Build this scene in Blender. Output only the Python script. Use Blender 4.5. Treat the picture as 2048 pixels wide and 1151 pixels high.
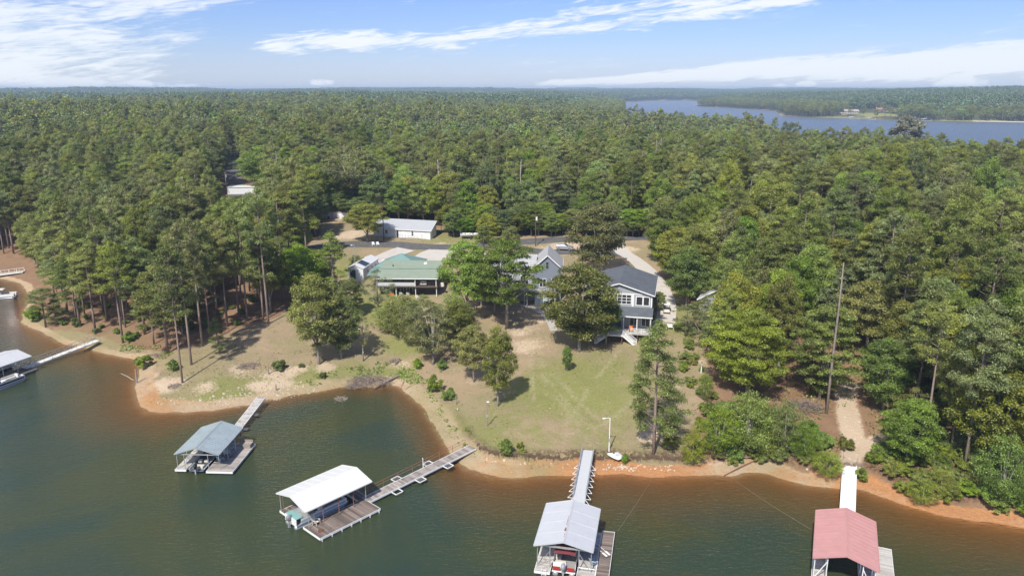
import bpy, math, random
import numpy as np
from mathutils import Vector, Matrix

R = math.radians
sc = bpy.context.scene
COL = sc.collection
for o in list(bpy.data.objects):
    bpy.data.objects.remove(o)

# ------------------------------------------------------------------ camera
PITCH = R(14.9); FPX = 1500.0; CAMH = 50.0
cam_d = bpy.data.cameras.new('camera'); cam = bpy.data.objects.new('camera', cam_d); COL.objects.link(cam)
cam.location = (0, 0, CAMH); cam.rotation_euler = (R(90) - PITCH, 0, 0)
cam_d.sensor_width = 36.0; cam_d.lens = 36.0 * FPX / 2048.0
cam_d.clip_start = 0.5; cam_d.clip_end = 60000
sc.camera = cam
sc.view_settings.view_transform = 'Standard'; sc.view_settings.look = 'None'
sc.view_settings.exposure = 0.38; sc.view_settings.gamma = 1.0
sc.cycles.max_bounces = 6; sc.cycles.diffuse_bounces = 3; sc.cycles.glossy_bounces = 3
sc.cycles.transmission_bounces = 3; sc.cycles.transparent_max_bounces = 8; sc.cycles.volume_bounces = 0
sc.cycles.use_denoising = True; sc.cycles.denoising_prefilter = 'ACCURATE'
sc.cycles.caustics_reflective = False; sc.cycles.caustics_refractive = False
sc.cycles.filter_width = 1.5

# ------------------------------------------------------------------ sun and sky
SUN_EL = R(50); SUN_AZ = (-0.37, -0.93)          # ground direction towards the sun (behind the camera, a little left)
sun_d = bpy.data.lights.new('sun', 'SUN'); sun = bpy.data.objects.new('sun', sun_d); COL.objects.link(sun)
sun_d.energy = 4.4; sun_d.angle = R(0.5); sun_d.color = (1.0, 0.955, 0.88)
sdir = Vector((SUN_AZ[0] * math.cos(SUN_EL), SUN_AZ[1] * math.cos(SUN_EL), math.sin(SUN_EL))).normalized()
sun.rotation_euler = sdir.to_track_quat('Z', 'Y').to_euler()
sun.location = (0, -50, 200)

world = bpy.data.worlds.new('World'); sc.world = world; world.use_nodes = True
wt = world.node_tree; wt.nodes.clear()
class NG:
    """tiny node-graph helper"""
    def __init__(s, nt): s.nt = nt
    def n(s, typ, **kw):
        nd = s.nt.nodes.new(typ)
        for k, v in kw.items(): setattr(nd, k, v)
        return nd
    def l(s, a, b): s.nt.links.new(a, b)
    def _in(s, sock, v):
        if hasattr(v, 'is_output') or isinstance(v, bpy.types.NodeSocket): s.l(v, sock)
        else: sock.default_value = v
    def math(s, op, a, b=None, c=None, clamp=False):
        nd = s.n('ShaderNodeMath', operation=op, use_clamp=clamp)
        s._in(nd.inputs[0], a)
        if b is not None: s._in(nd.inputs[1], b)
        if c is not None: s._in(nd.inputs[2], c)
        return nd.outputs[0]
    def ramp(s, v, a, b, c=0.0, d=1.0, smooth=True):
        nd = s.n('ShaderNodeMapRange', interpolation_type='SMOOTHSTEP' if smooth else 'LINEAR', clamp=True)
        s._in(nd.inputs[0], v)
        for i, q in enumerate((a, b, c, d)): s._in(nd.inputs[i + 1], q)
        return nd.outputs[0]
    def mix(s, f, a, b, mode='MIX'):
        nd = s.n('ShaderNodeMix', data_type='RGBA', blend_type=mode)
        s._in(nd.inputs[0], f)
        for i, v in ((6, a), (7, b)):
            if isinstance(v, tuple): v = (*v[:3], 1.0)
            s._in(nd.inputs[i], v)
        return nd.outputs[2]
    def noise(s, vec, scale=5.0, detail=4.0, rough=0.5, dist=0.0, color=False):
        nd = s.n('ShaderNodeTexNoise'); s._in(nd.inputs['Vector'], vec)
        nd.inputs['Scale'].default_value = scale; nd.inputs['Detail'].default_value = detail
        nd.inputs['Roughness'].default_value = rough; nd.inputs['Distortion'].default_value = dist
        return nd.outputs[1 if color else 0]
    def comb(s, x, y, z=0.0):
        nd = s.n('ShaderNodeCombineXYZ')
        for i, v in enumerate((x, y, z)): s._in(nd.inputs[i], v)
        return nd.outputs[0]
    def curve(s, v, pts):
        """piecewise smooth y(x); pts with x, y in any range"""
        xs = [p[0] for p in pts]; ys = [p[1] for p in pts]
        x0, x1, y0, y1 = min(xs), max(xs), min(ys), max(ys) + 1e-6
        t = s.ramp(v, x0, x1, 0.0, 1.0, smooth=False)
        nd = s.n('ShaderNodeFloatCurve'); s.l(t, nd.inputs[1])
        cu = nd.mapping.curves[0]
        pp = [((x - x0) / (x1 - x0), (y - y0) / (y1 - y0)) for x, y in pts]
        while len(cu.points) < len(pp): cu.points.new(0.5, 0.5)
        for q, (a, b) in zip(cu.points, pp): q.location = (a, b)
        nd.mapping.update()
        return s.math('MULTIPLY_ADD', nd.outputs[0], y1 - y0, y0)
    def attr(s, name):
        return s.n('ShaderNodeAttribute', attribute_name=name).outputs['Fac']

def ray(px, py):
    """world direction of a photo pixel, used to measure the place"""
    u = (px - 1024) / FPX; v = (py - 575.5) / FPX
    return np.array([u, math.cos(PITCH) - v * math.sin(PITCH), -math.sin(PITCH) - v * math.cos(PITCH)])
def azel(px, py):
    d = ray(px, py); return math.atan2(d[0], d[1]), math.atan2(d[2], math.hypot(d[0], d[1]))

W = NG(wt)
sky = W.n('ShaderNodeTexSky', sky_type='NISHITA', sun_disc=False)
sky.sun_elevation = SUN_EL; sky.sun_rotation = math.atan2(SUN_AZ[0], SUN_AZ[1])
sky.air_density = 1.0; sky.dust_density = 0.35; sky.ozone_density = 3.0; sky.altitude = 100
tc = W.n('ShaderNodeTexCoord'); sp = W.n('ShaderNodeSeparateXYZ'); W.l(tc.outputs['Generated'], sp.inputs[0])
az = W.math('ARCTAN2', sp.outputs[0], sp.outputs[1]); el = W.math('ARCSINE', sp.outputs[2])
# cirrus: noise stretched along the wind, in direction space
cv = W.comb(W.math('MULTIPLY', W.math('SUBTRACT', az, W.math('MULTIPLY', el, 0.9)), 4.2), W.math('MULTIPLY', W.math('SUBTRACT', el, W.math('MULTIPLY', az, 0.09)), 34.0), 0.3)
n1 = W.noise(cv, 1.5, 9, 0.62, 0.6)
cv2 = W.comb(W.math('MULTIPLY', az, 16.0), W.math('MULTIPLY', W.math('SUBTRACT', el, W.math('MULTIPLY', az, 0.12)), 95.0), 4.0)
n2 = W.noise(cv2, 1.7, 8, 0.6, 0.9)
nn = W.math('ADD', 0.56, W.math('MULTIPLY', W.math('SUBTRACT', W.math('MULTIPLY_ADD', n2, 0.42, W.math('MULTIPLY', n1, 0.78)), 0.60), 1.7))
def band(cpts, wpts, soft=1.0):
    cp = [azel(x, y) for x, y in cpts]; wp = [(azel(x, y)[0], w / FPX) for (x, y), w in zip(cpts, wpts)]
    c = W.curve(az, cp); w = W.curve(az, wp)
    d = W.math('DIVIDE', W.math('ABSOLUTE', W.math('SUBTRACT', el, c)), w)
    m = W.ramp(d, 1.25, 0.15)
    a0 = cp[0][0]; a1 = cp[-1][0]
    return W.math('MULTIPLY', m, W.math('MULTIPLY', W.ramp(az, a0 - 0.01, a0 + 0.07), W.ramp(az, a1 + 0.05, a1 - 0.02)))
b2 = band([(455, 98), (650, 84), (850, 74), (1050, 60), (1250, 36), (1400, 12), (1620, -12)], [12, 30, 27, 33, 40, 36, 26])
b3 = band([(1020, 170), (1250, 158), (1450, 144), (1700, 135), (1900, 128), (2200, 112)], [7, 14, 20, 30, 36, 42])
# the large bank on the left
ledge = W.curve(el, [(azel(500, 182)[1], azel(420, 182)[0]), (azel(500, 120)[1], azel(350, 120)[0]), (azel(500, 80)[1], azel(390, 80)[0]), (azel(500, 40)[1], azel(420, 40)[0]), (azel(500, 0)[1], azel(500, 0)[0]), (azel(500, -200)[1], azel(600, -200)[0])])
b1 = W.ramp(W.math('SUBTRACT', az, ledge), 0.09, -0.13)
c1 = W.math('MULTIPLY', W.ramp(W.math('ADD', nn, W.math('MULTIPLY', b1, 0.42)), 0.72, 1.12), 0.9)
c2 = W.math('MULTIPLY', W.ramp(W.math('ADD', nn, W.math('MULTIPLY', b2, 0.40)), 0.76, 1.08), W.ramp(b2, 0.0, 0.35))
c3 = W.math('MULTIPLY', W.ramp(W.math('ADD', nn, W.math('MULTIPLY', b3, 0.60)), 0.80, 1.12), W.math('MULTIPLY', W.ramp(b3, 0.0, 0.4), 0.8))
c4 = W.math('MULTIPLY', W.ramp(nn, 0.62, 0.86), W.math('MULTIPLY', W.ramp(el, -0.01, 0.02), 0.10))
hi = W.math('MULTIPLY', W.ramp(nn, 0.55, 0.85), W.ramp(el, 0.13, 0.3, 0.0, 0.35))
cl = W.math('MAXIMUM', W.math('MAXIMUM', c1, c2), W.math('MAXIMUM', c3, W.math('MAXIMUM', c4, hi)))
# small cumulus puffs standing on the horizon
pn = W.noise(W.comb(W.math('MULTIPLY', az, 60.0), W.math('MULTIPLY', el, 110.0), 1.0), 1.3, 6, 0.6)
puffs = None
for (px, py, rx, ry) in [(1922, 160, 46, 15), (1935, 153, 20, 12), (1893, 166, 26, 8), (132, 163, 66, 12), (95, 162, 40, 14), (165, 166, 50, 9), (278, 167, 30, 8), (643, 165, 26, 7), (1612, 168, 22, 6), (1560, 171, 14, 4)]:
    a, e = azel(px, py)
    dx = W.math('DIVIDE', W.math('SUBTRACT', az, a), rx / FPX); dy = W.math('DIVIDE', W.math('SUBTRACT', el, e), ry / FPX)
    q = W.math('ADD', W.math('MULTIPLY', dx, dx), W.math('MULTIPLY', dy, dy))
    m = W.ramp(W.math('ADD', q, W.math('MULTIPLY', pn, 2.2)), 2.1, 1.25, 0.0, 0.75)
    puffs = m if puffs is None else W.math('MAXIMUM', puffs, m)
cl = W.math('MAXIMUM', cl, puffs)
SKYS = 0.12
gain = W.n('ShaderNodeHueSaturation'); W.l(sky.outputs[0], gain.inputs['Color'])
gain.inputs['Saturation'].default_value = 1.0; gain.inputs['Value'].default_value = 1.0
skyc = W.mix(1.0, gain.outputs[0], (0.54, 0.60, 0.88), 'MULTIPLY')
skyc = W.mix(W.ramp(el, 0.07, -0.01, 0.0, 0.38), skyc, (4.2, 5.0, 6.6))
wc = W.mix(cl, skyc, (5.9, 6.25, 6.7))
bg = W.n('ShaderNodeBackground'); W.l(wc, bg.inputs[0]); bg.inputs[1].default_value = SKYS
wo = W.n('ShaderNodeOutputWorld'); W.l(bg.outputs[0], wo.inputs[0])

# ------------------------------------------------------------------ measuring helpers
def G(px, py, z=0.0):
    d = ray(px, py); t = (z - CAMH) / d[2]; return np.array([d[0] * t, d[1] * t])
def P3(px, py, Y):
    """point on a photo ray at ground distance Y"""
    d = ray(px, py); t = Y / d[1]; return Vector((d[0] * t, Y, CAMH + d[2] * t))

# ------------------------------------------------------------------ lie of the land
shore_px = [(-500, 520), (-200, 548), (0, 556), (40, 566), (62, 590), (48, 622), (42, 645), (72, 659), (103, 675), (125, 687), (175, 696), (219, 709),
            (262, 717), (286, 722), (279, 736), (272, 766), (272, 784), (278, 811), (300, 823), (375, 824), (438, 819), (500, 809), (527, 799), (556, 798),
            (586, 790), (645, 781), (701, 770), (744, 775), (778, 769), (798, 774), (817, 788), (838, 807), (854, 830), (871, 858), (882, 878), (890, 893),
            (909, 916), (925, 929), (958, 944), (990, 951), (1025, 956), (1066, 953), (1098, 951), (1152, 950), (1190, 951), (1245, 946), (1290, 953),
            (1326, 954), (1358, 952), (1426, 950), (1462, 953), (1493, 943), (1527, 946), (1560, 955), (1590, 963), (1625, 971), (1683, 976), (1730, 980),
            (1761, 991), (1812, 1010), (1846, 1021), (1897, 1032), (1965, 1043), (2048, 1056), (2200, 1085), (2600, 1130)]
NEAR = [tuple(G(*q)) for q in shore_px] + [(400, 60), (500, -500), (-600, -500), (-900, 230)]
far_px = [(1252, 223), (1250, 205), (1300, 201.5), (1380, 201), (1408, 204), (1392, 212.5), (1480, 217), (1553, 221.5), (1562, 231), (1620, 235), (1700, 236), (1760, 239),
          (1850, 241), (1940, 243), (2060, 243.5), (2400, 245)]
FAR = [tuple(G(*q)) for q in far_px] + [(900, 420), (420, 345), (330, 365), (262, 400), (205, 480), (214, 580), (246, 770), (200, 815), (150, 860), (160, 1100)]
def vnoise(x, y, s, seed=0):
    x = np.asarray(x, float) * s + seed * 17.3; y = np.asarray(y, float) * s - seed * 9.1
    xi = np.floor(x); yi = np.floor(y); fx = x - xi; fy = y - yi
    fx = fx * fx * (3 - 2 * fx); fy = fy * fy * (3 - 2 * fy)
    def hsh(a, b):
        v = np.sin(a * 127.1 + b * 311.7 + seed * 3.7) * 43758.5453; return v - np.floor(v)
    return (hsh(xi, yi) * (1 - fx) + hsh(xi + 1, yi) * fx) * (1 - fy) + (hsh(xi, yi + 1) * (1 - fx) + hsh(xi + 1, yi + 1) * fx) * fy
def fbm(x, y, s, o=4, seed=0):
    t = 0; a = 0.5
    for k in range(o):
        t = t + a * vnoise(x, y, s * 2 ** k, seed + k); a *= 0.5
    return t / (1 - 0.5 ** o)
def inside(x, y, poly):
    c = np.zeros(np.shape(x), bool); n = len(poly)
    for i in range(n):
        x0, y0 = poly[i]; x1, y1 = poly[(i + 1) % n]
        if y0 == y1: continue
        m = ((y0 > y) != (y1 > y)) & (x < (x1 - x0) * (y - y0) / (y1 - y0) + x0)
        c ^= m
    return c
def segdist(x, y, pts, closed=True):
    n = len(pts); best = np.full(np.shape(x), 1e18)
    for i in range(n if closed else n - 1):
        x0, y0 = pts[i]; x1, y1 = pts[(i + 1) % n]; dx, dy = x1 - x0, y1 - y0
        L = dx * dx + dy * dy + 1e-12
        t = np.clip(((x - x0) * dx + (y - y0) * dy) / L, 0, 1)
        best = np.minimum(best, (x - x0 - t * dx) ** 2 + (y - y0 - t * dy) ** 2)
    return np.sqrt(best)
def sdist(x, y, poly):
    d = segdist(x, y, poly); return np.where(inside(x, y, poly), -d, d)
def sdn(x, y):
    return sdist(x, y, NEAR) + (fbm(x, y, 0.55, 3, 5) - 0.5) * 0.9
def height(x, y, dd=None):
    x = np.asarray(x, float); y = np.asarray(y, float)
    if dd is None: dd = (sdn(x, y), sdist(x, y, FAR))
    d1, d2 = dd
    e = np.where(d1 > 0.6, d1 + (fbm(x, y, 0.22, 3, 9) - 0.5) * 2.2 * np.clip((d1 - .6) / 2, 0, 1), d1)
    # the bluff of the open shore is low on the left point and in the cove
    bl = np.clip((x + 14) / 12, 0, 1)
    soft = np.interp(e, [-80, -20, -6, 0, 4, 10, 20, 55, 95, 200, 600, 2500], [-8, -3.2, -1.1, 0, .75, 1.7, 3.4, 8.0, 11, 12, 15, 19])
    hard = np.interp(e, [-80, -20, -6, 0, 3.0, 3.7, 8, 20, 55, 95, 200, 600, 2500], [-8, -3.2, -1.1, 0, .40, 1.35, 1.80, 3.6, 8.0, 11, 12, 15, 19])
    p1 = soft * (1 - bl) + hard * bl
    p2 = np.interp(d2, [-300, -60, 0, 14, 80, 250, 700, 2500], [-9, -4, 0, 1.5, 5.5, 13, 19, 22])
    h = np.minimum(p1, p2); h = np.where(h < 0, h * np.interp(x, [-52, -44, -14, -8], [1, 2.1, 2.1, 1]), h)
    r = np.hypot(x, y)
    s = np.clip((d1 - 130) / 250, 0, 1) * np.clip((d2 - 40) / 250, 0, 1)
    h = h + s * ((fbm(x, y, 1 / 420., 3, 2) - 0.5) * 17 + 3.0 * np.exp(-((x + 330) / 330) ** 2 - ((y - 620) / 320) ** 2))
    h = h + np.clip((r - 1500) / 900, 0, 1) * np.clip((d2 - 60) / 300, 0, 1) * ((fbm(x, y, 1 / 700., 4, 71) - .5) * 56 - 1)
    h = np.where(r > 1000, np.clip(h, -60, 32.5), h)
    h = h + np.clip(d1, 0, 1) * (fbm(x, y, 0.09, 3, 3) - 0.5) * 0.5 * np.clip(1.2 - r / 500, 0, 1)
    return h
def hit(px, py):
    d = ray(px, py); t = np.linspace(55, 420, 2200); t = t / math.hypot(d[0], d[1])
    x, y, z = d[0] * t, d[1] * t, CAMH + d[2] * t
    h = np.maximum(height(x, y), 0); k = np.argmax(z <= h)
    if k == 0: return G(px, py, 12)
    a = (z[k - 1] - h[k - 1]) / ((z[k - 1] - h[k - 1]) - (z[k] - h[k]) + 1e-9)
    return np.array([x[k - 1] + a * (x[k] - x[k - 1]), y[k - 1] + a * (y[k] - y[k - 1])])
def gz(x, y): return float(np.maximum(height(np.array([x]), np.array([y])), 0)[0])
def hit3(px, py):
    q = hit(px, py); return Vector((q[0], q[1], gz(q[0], q[1])))
def hits(pl): return [tuple(hit(*q)) for q in pl]

# ------------------------------------------------------------------ object helpers
def tag(o, label=None, cat=None, group=None, kind=None):
    if label: o['label'] = label
    if cat: o['category'] = cat
    if group: o['group'] = group
    if kind: o['kind'] = kind
    return o
def empty(name, loc=(0, 0, 0), rz=0.0, label=None, cat=None, group=None):
    o = bpy.data.objects.new(name, None); COL.objects.link(o); o.empty_display_size = 0.3
    o.location = loc; o.rotation_euler = (0, 0, rz)
    return tag(o, label, cat, group)
class MB:
    def __init__(s): s.v = []; s.f = []
    def poly(s, pts, faces):
        b = len(s.v); s.v += [tuple(p) for p in pts]; s.f += [tuple(b + i for i in f) for f in faces]; return s
    def box(s, x0, x1, y0, y1, z0, z1):
        return s.poly([(x0, y0, z0), (x1, y0, z0), (x1, y1, z0), (x0, y1, z0), (x0, y0, z1), (x1, y0, z1), (x1, y1, z1), (x0, y1, z1)],
                      [(0, 3, 2, 1), (4, 5, 6, 7), (0, 1, 5, 4), (1, 2, 6, 5), (2, 3, 7, 6), (3, 0, 4, 7)])
    def slab(s, pts, t, dz=None):
        """thick sheet: polygon pts swept by -t in z"""
        n = len(pts); lo = [(p[0], p[1], p[2] - t) for p in pts]
        return s.poly(list(pts) + lo, [tuple(range(n)), tuple(range(2 * n - 1, n - 1, -1))] + [(i, n + i, n + (i + 1) % n, (i + 1) % n) for i in range(n)])
    def tube(s, p, q, r0, r1=None, n=8, caps=True):
        r1 = r0 if r1 is None else r1; p = Vector(p); q = Vector(q); d = (q - p).normalized()
        a = d.orthogonal().normalized(); b = d.cross(a); B = len(s.v)
        for c, r in ((p, r0), (q, r1)):
            for i in range(n):
                t = 2 * math.pi * i / n; s.v.append(tuple(c + a * math.cos(t) * r + b * math.sin(t) * r))
        s.f += [(B + i, B + (i + 1) % n, B + n + (i + 1) % n, B + n + i) for i in range(n)]
        if caps: s.f += [tuple(B + n - 1 - i for i in range(n)), tuple(B + n + i for i in range(n))]
        return s
    def path(s, pts, rs, n=7):
        """smooth tapering tube through points"""
        pts = [Vector(p) for p in pts]; B = len(s.v); m = len(pts)
        a = (pts[1] - pts[0]).normalized().orthogonal().normalized()
        for k in range(m):
            d = (pts[min(k + 1, m - 1)] - pts[max(k - 1, 0)]).normalized()
            a = (a - d * a.dot(d)).normalized(); b = d.cross(a)
            for i in range(n):
                t = 2 * math.pi * i / n; s.v.append(tuple(pts[k] + (a * math.cos(t) + b * math.sin(t)) * rs[k]))
        for k in range(m - 1):
            for i in range(n):
                j = (i + 1) % n; s.f.append((B + k * n + i, B + k * n + j, B + (k + 1) * n + j, B + (k + 1) * n + i))
        s.f += [tuple(B + n - 1 - i for i in range(n)), tuple(B + (m - 1) * n + i for i in range(n))]
        return s
    def beam(s, p, q, w, h):
        p = Vector(p); q = Vector(q); d = (q - p).normalized()
        a = d.cross(Vector((0, 0, 1)))
        a = Vector((1, 0, 0)) if a.length < 1e-4 else a.normalized()
        b = a.cross(d).normalized(); a = a * w / 2; b = b * h / 2
        return s.poly([p - a - b, p + a - b, p + a + b, p - a + b, q - a - b, q + a - b, q + a + b, q - a + b],
                      [(0, 3, 2, 1), (4, 5, 6, 7), (0, 1, 5, 4), (1, 2, 6, 5), (2, 3, 7, 6), (3, 0, 4, 7)])
    def loft(s, secs, caps=True):
        """skin through equal-length rings of points"""
        B = len(s.v); n = len(secs[0])
        for r in secs: s.v += [tuple(p) for p in r]
        for k in range(len(secs) - 1):
            for i in range(n):
                j = (i + 1) % n; s.f.append((B + k * n + i, B + k * n + j, B + (k + 1) * n + j, B + (k + 1) * n + i))
        if caps: s.f += [tuple(B + n - 1 - i for i in range(n)), tuple(B + (len(secs) - 1) * n + i for i in range(n))]
        return s
    def mesh(s, name, mats, smooth=False):
        me = bpy.data.meshes.new(name); me.from_pydata(s.v, [], s.f)
        for m in (mats if isinstance(mats, (list, tuple)) else [mats]): me.materials.append(m)
        if smooth: me.polygons.foreach_set('use_smooth', [True] * len(me.polygons))
        me.update(); return me
    def build(s, name, mat, parent=None, smooth=False, bevel=0.0):
        o = bpy.data.objects.new(name, s.mesh(name, mat, smooth)); COL.objects.link(o)
        if parent is not None: o.parent = parent
        if bevel:
            b = o.modifiers.new('bevel', 'BEVEL'); b.width = bevel; b.segments = 1; b.limit_method = 'ANGLE'
        return o

# ------------------------------------------------------------------ materials
MATS = {}
def mat(name, col, rough=0.7, var=0.12, scale=2.0, metal=0.0, bump=0.0, bscale=20.0, spec=0.4, dirt=None, dscale=1.5, damt=0.5):
    if name in MATS: return MATS[name]
    m = bpy.data.materials.new(name); m.use_nodes = True; g = NG(m.node_tree)
    b = m.node_tree.nodes['Principled BSDF']; tc = g.n('ShaderNodeTexCoord').outputs['Object']
    nz = g.noise(tc, scale, 5, 0.6)
    c = g.mix(nz, tuple(max(0, k * (1 - var * 1.6)) for k in col), tuple(k * (1 + var * 1.2) for k in col))
    if dirt: c = g.mix(g.ramp(g.noise(tc, dscale, 6, 0.7), 0.48, 0.72, 0, damt), c, dirt)
    g.l(c, b.inputs['Base Color']); b.inputs['Roughness'].default_value = rough; b.inputs['Metallic'].default_value = metal
    b.inputs['Specular IOR Level'].default_value = spec
    if bump:
        bp = g.n('ShaderNodeBump'); bp.inputs['Strength'].default_value = bump; bp.inputs['Distance'].default_value = 0.02
        g.l(g.noise(tc, bscale, 4, 0.6), bp.inputs['Height']); g.l(bp.outputs[0], b.inputs['Normal'])
    MATS[name] = m; return m
def planks(name, col, axis=1, width=0.14, rough=0.8, var=0.35, dirt=(0.05, 0.045, 0.035)):
    if name in MATS: return MATS[name]
    m = bpy.data.materials.new(name); m.use_nodes = True; g = NG(m.node_tree); b = m.node_tree.nodes['Principled BSDF']
    tc = g.n('ShaderNodeTexCoord').outputs['Object']; sp = g.n('ShaderNodeSeparateXYZ'); g.l(tc, sp.inputs[0])
    q = g.math('DIVIDE', sp.outputs[axis], width); fl = g.math('FLOOR', q); fr = g.math('FRACT', q)
    wn = g.n('ShaderNodeTexWhiteNoise', noise_dimensions='1D'); g.l(fl, wn.inputs['W'])
    c = g.mix(wn.outputs[0], tuple(k * (1 - var) for k in col), tuple(k * (1 + var * .7) for k in col))
    c = g.mix(g.ramp(g.noise(tc, 1.1, 5, 0.65), 0.45, 0.75, 0, 0.65), c, dirt)
    gap = g.math('LESS_THAN', fr, 0.09); c = g.mix(g.math('MULTIPLY', gap, 0.7), c, tuple(k * .25 for k in col))
    g.l(c, b.inputs['Base Color']); b.inputs['Roughness'].default_value = rough; b.inputs['Specular IOR Level'].default_value = 0.25
    MATS[name] = m; return m
def siding(name, col, width=0.2, rough=0.6):
    if name in MATS: return MATS[name]
    m = bpy.data.materials.new(name); m.use_nodes = True; g = NG(m.node_tree); b = m.node_tree.nodes['Principled BSDF']
    tc = g.n('ShaderNodeTexCoord').outputs['Object']; sp = g.n('ShaderNodeSeparateXYZ'); g.l(tc, sp.inputs[0])
    fr = g.math('FRACT', g.math('DIVIDE', sp.outputs[2], width))
    c = g.mix(g.noise(tc, 1.5, 5, 0.6), tuple(k * .88 for k in col), tuple(k * 1.08 for k in col))
    c = g.mix(g.ramp(fr, 0.86, 1.0, 0, 0.45), c, tuple(k * .4 for k in col))
    g.l(c, b.inputs['Base Color']); b.inputs['Roughness'].default_value = rough
    bp = g.n('ShaderNodeBump'); bp.inputs['Distance'].default_value = 0.03; g.l(fr, bp.inputs['Height']); g.l(bp.outputs[0], b.inputs['Normal'])
    MATS[name] = m; return m
def leafmat(name, col, hue=0.03, val=0.35, trans=0.3, warm=None, sat=(.84, .34)):
    if name in MATS: return MATS[name]
    m = bpy.data.materials.new(name); m.use_nodes = True; g = NG(m.node_tree); nt = m.node_tree; nt.nodes.clear()
    oi = g.n('ShaderNodeObjectInfo'); rnd = oi.outputs['Random']; t = g.attr('tint')
    hs = g.n('ShaderNodeHueSaturation'); hs.inputs['Color'].default_value = (*col, 1)
    r2 = g.math('FRACT', g.math('MULTIPLY', rnd, 7.31)); r3 = g.math('FRACT', g.math('MULTIPLY', rnd, 23.7))
    g.l(g.math('MULTIPLY_ADD', g.math('SUBTRACT', rnd, 0.5), hue * 2, 0.5), hs.inputs['Hue'])
    g.l(g.math('MULTIPLY_ADD', r2, sat[1], sat[0]), hs.inputs['Saturation'])
    v = g.math('MULTIPLY_ADD', g.math('SUBTRACT', r3, 0.5), val * 2, 1.0)
    g.l(g.math('MULTIPLY', v, g.math('MULTIPLY_ADD', t, 0.75, 0.62)), hs.inputs['Value'])
    c = hs.outputs[0]
    if warm: c = g.mix(g.ramp(t, 0.78, 1.0, 0, 0.6), c, warm)
    df = g.n('ShaderNodeBsdfDiffuse'); g.l(c, df.inputs[0])
    tr = g.n('ShaderNodeBsdfTranslucent'); g.l(g.mix(1.0, c, (1.25, 1.3, 0.6), 'MULTIPLY'), tr.inputs[0])
    mx = g.n('ShaderNodeMixShader'); mx.inputs[0].default_value = trans; g.l(df.outputs[0], mx.inputs[1]); g.l(tr.outputs[0], mx.inputs[2])
    gl = g.n('ShaderNodeBsdfGlossy'); gl.inputs['Roughness'].default_value = 0.5; gl.inputs[0].default_value = (.9, 1, .8, 1)
    m2 = g.n('ShaderNodeMixShader'); m2.inputs[0].default_value = 0.05; g.l(mx.outputs[0], m2.inputs[1]); g.l(gl.outputs[0], m2.inputs[2])
    out = g.n('ShaderNodeOutputMaterial'); g.l(m2.outputs[0], out.inputs[0])
    MATS[name] = m; return m
# ------------------------------------------------------------------ ground
def axis_pts(lo, a, b, hi, step, g=1.055):
    m = list(np.arange(a, b + 1e-6, step)); s = step; v = b; up = []
    while v < hi: s *= g; v += s; up.append(v)
    s = step; v = a; dn = []
    while v > lo: s *= g; v -= s; dn.append(v)
    return np.array(dn[::-1] + m + up)
gx = axis_pts(-7000, -125, 105, 7000, 0.5); gy = axis_pts(-420, 56, 235, 7600, 0.5, 1.045)
X, Y = np.meshgrid(gx, gy); nx, ny = len(gx), len(gy)
D1 = sdn(X, Y); D2 = sdist(X, Y, FAR); Z = height(X, Y, (D1, D2))
def np_mesh(name, co, faces, mat_, smooth=True, attrs=None):
    me = bpy.data.meshes.new(name); k = faces.shape[1]
    me.vertices.add(len(co)); me.vertices.foreach_set('co', co.astype(np.float32).ravel())
    me.loops.add(faces.size); me.loops.foreach_set('vertex_index', faces.astype(np.int32).ravel())
    me.polygons.add(len(faces)); me.polygons.foreach_set('loop_start', np.arange(0, faces.size, k, dtype=np.int32))
    if smooth: me.polygons.foreach_set('use_smooth', np.ones(len(faces), bool))
    me.update(calc_edges=True)
    for m in (mat_ if isinstance(mat_, (list, tuple)) else [mat_]): me.materials.append(m)
    for n_, (dom, v) in (attrs or {}).items():
        me.attributes.new(n_, 'FLOAT', dom).data.foreach_set('value', np.asarray(v, np.float32).ravel())
    return me
idx = np.arange(nx * ny).reshape(ny, nx)
quads = np.stack([idx[:-1, :-1], idx[:-1, 1:], idx[1:, 1:], idx[1:, :-1]], -1).reshape(-1, 4)

def blob(pts):
    a = np.zeros_like(X)
    for px, py, r, w in pts:
        c = hit(px, py); a = np.maximum(a, w * np.exp(-(((X - c[0]) ** 2 + (Y - c[1]) ** 2) / r ** 2)))
    return a
clear_px = [
    # left point, cove bank and all the yards up to the road
    [(20, 640), (60, 600), (100, 660), (190, 668), (250, 690), (330, 705), (410, 685), (470, 660), (540, 640), (585, 615), (600, 570), (575, 540), (600, 505), (640, 470), (640, 440),
     (690, 436), (760, 446), (900, 458), (1000, 468), (1160, 471), (1300, 480), (1330, 520), (1350, 570), (1385, 620), (1400, 680), (1420, 735), (1410, 800), (1372, 880), (1390, 940),
     (1300, 975), (1000, 985), (850, 870), (800, 800), (560, 830), (300, 850), (230, 800), (230, 700), (90, 700), (20, 680)],
    # path down to the red roofed dock
    [(1480, 760), (1545, 715), (1640, 700), (1730, 700), (1790, 745), (1755, 830), (1790, 900), (1765, 1000), (1640, 990), (1500, 960), (1380, 940), (1400, 850)],
    # far left bank
    [(-120, 522), (62, 520), (66, 545), (30, 585), (-60, 590), (-200, 560)],
]
CLEAR = [hits(p) for p in clear_px]
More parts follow.
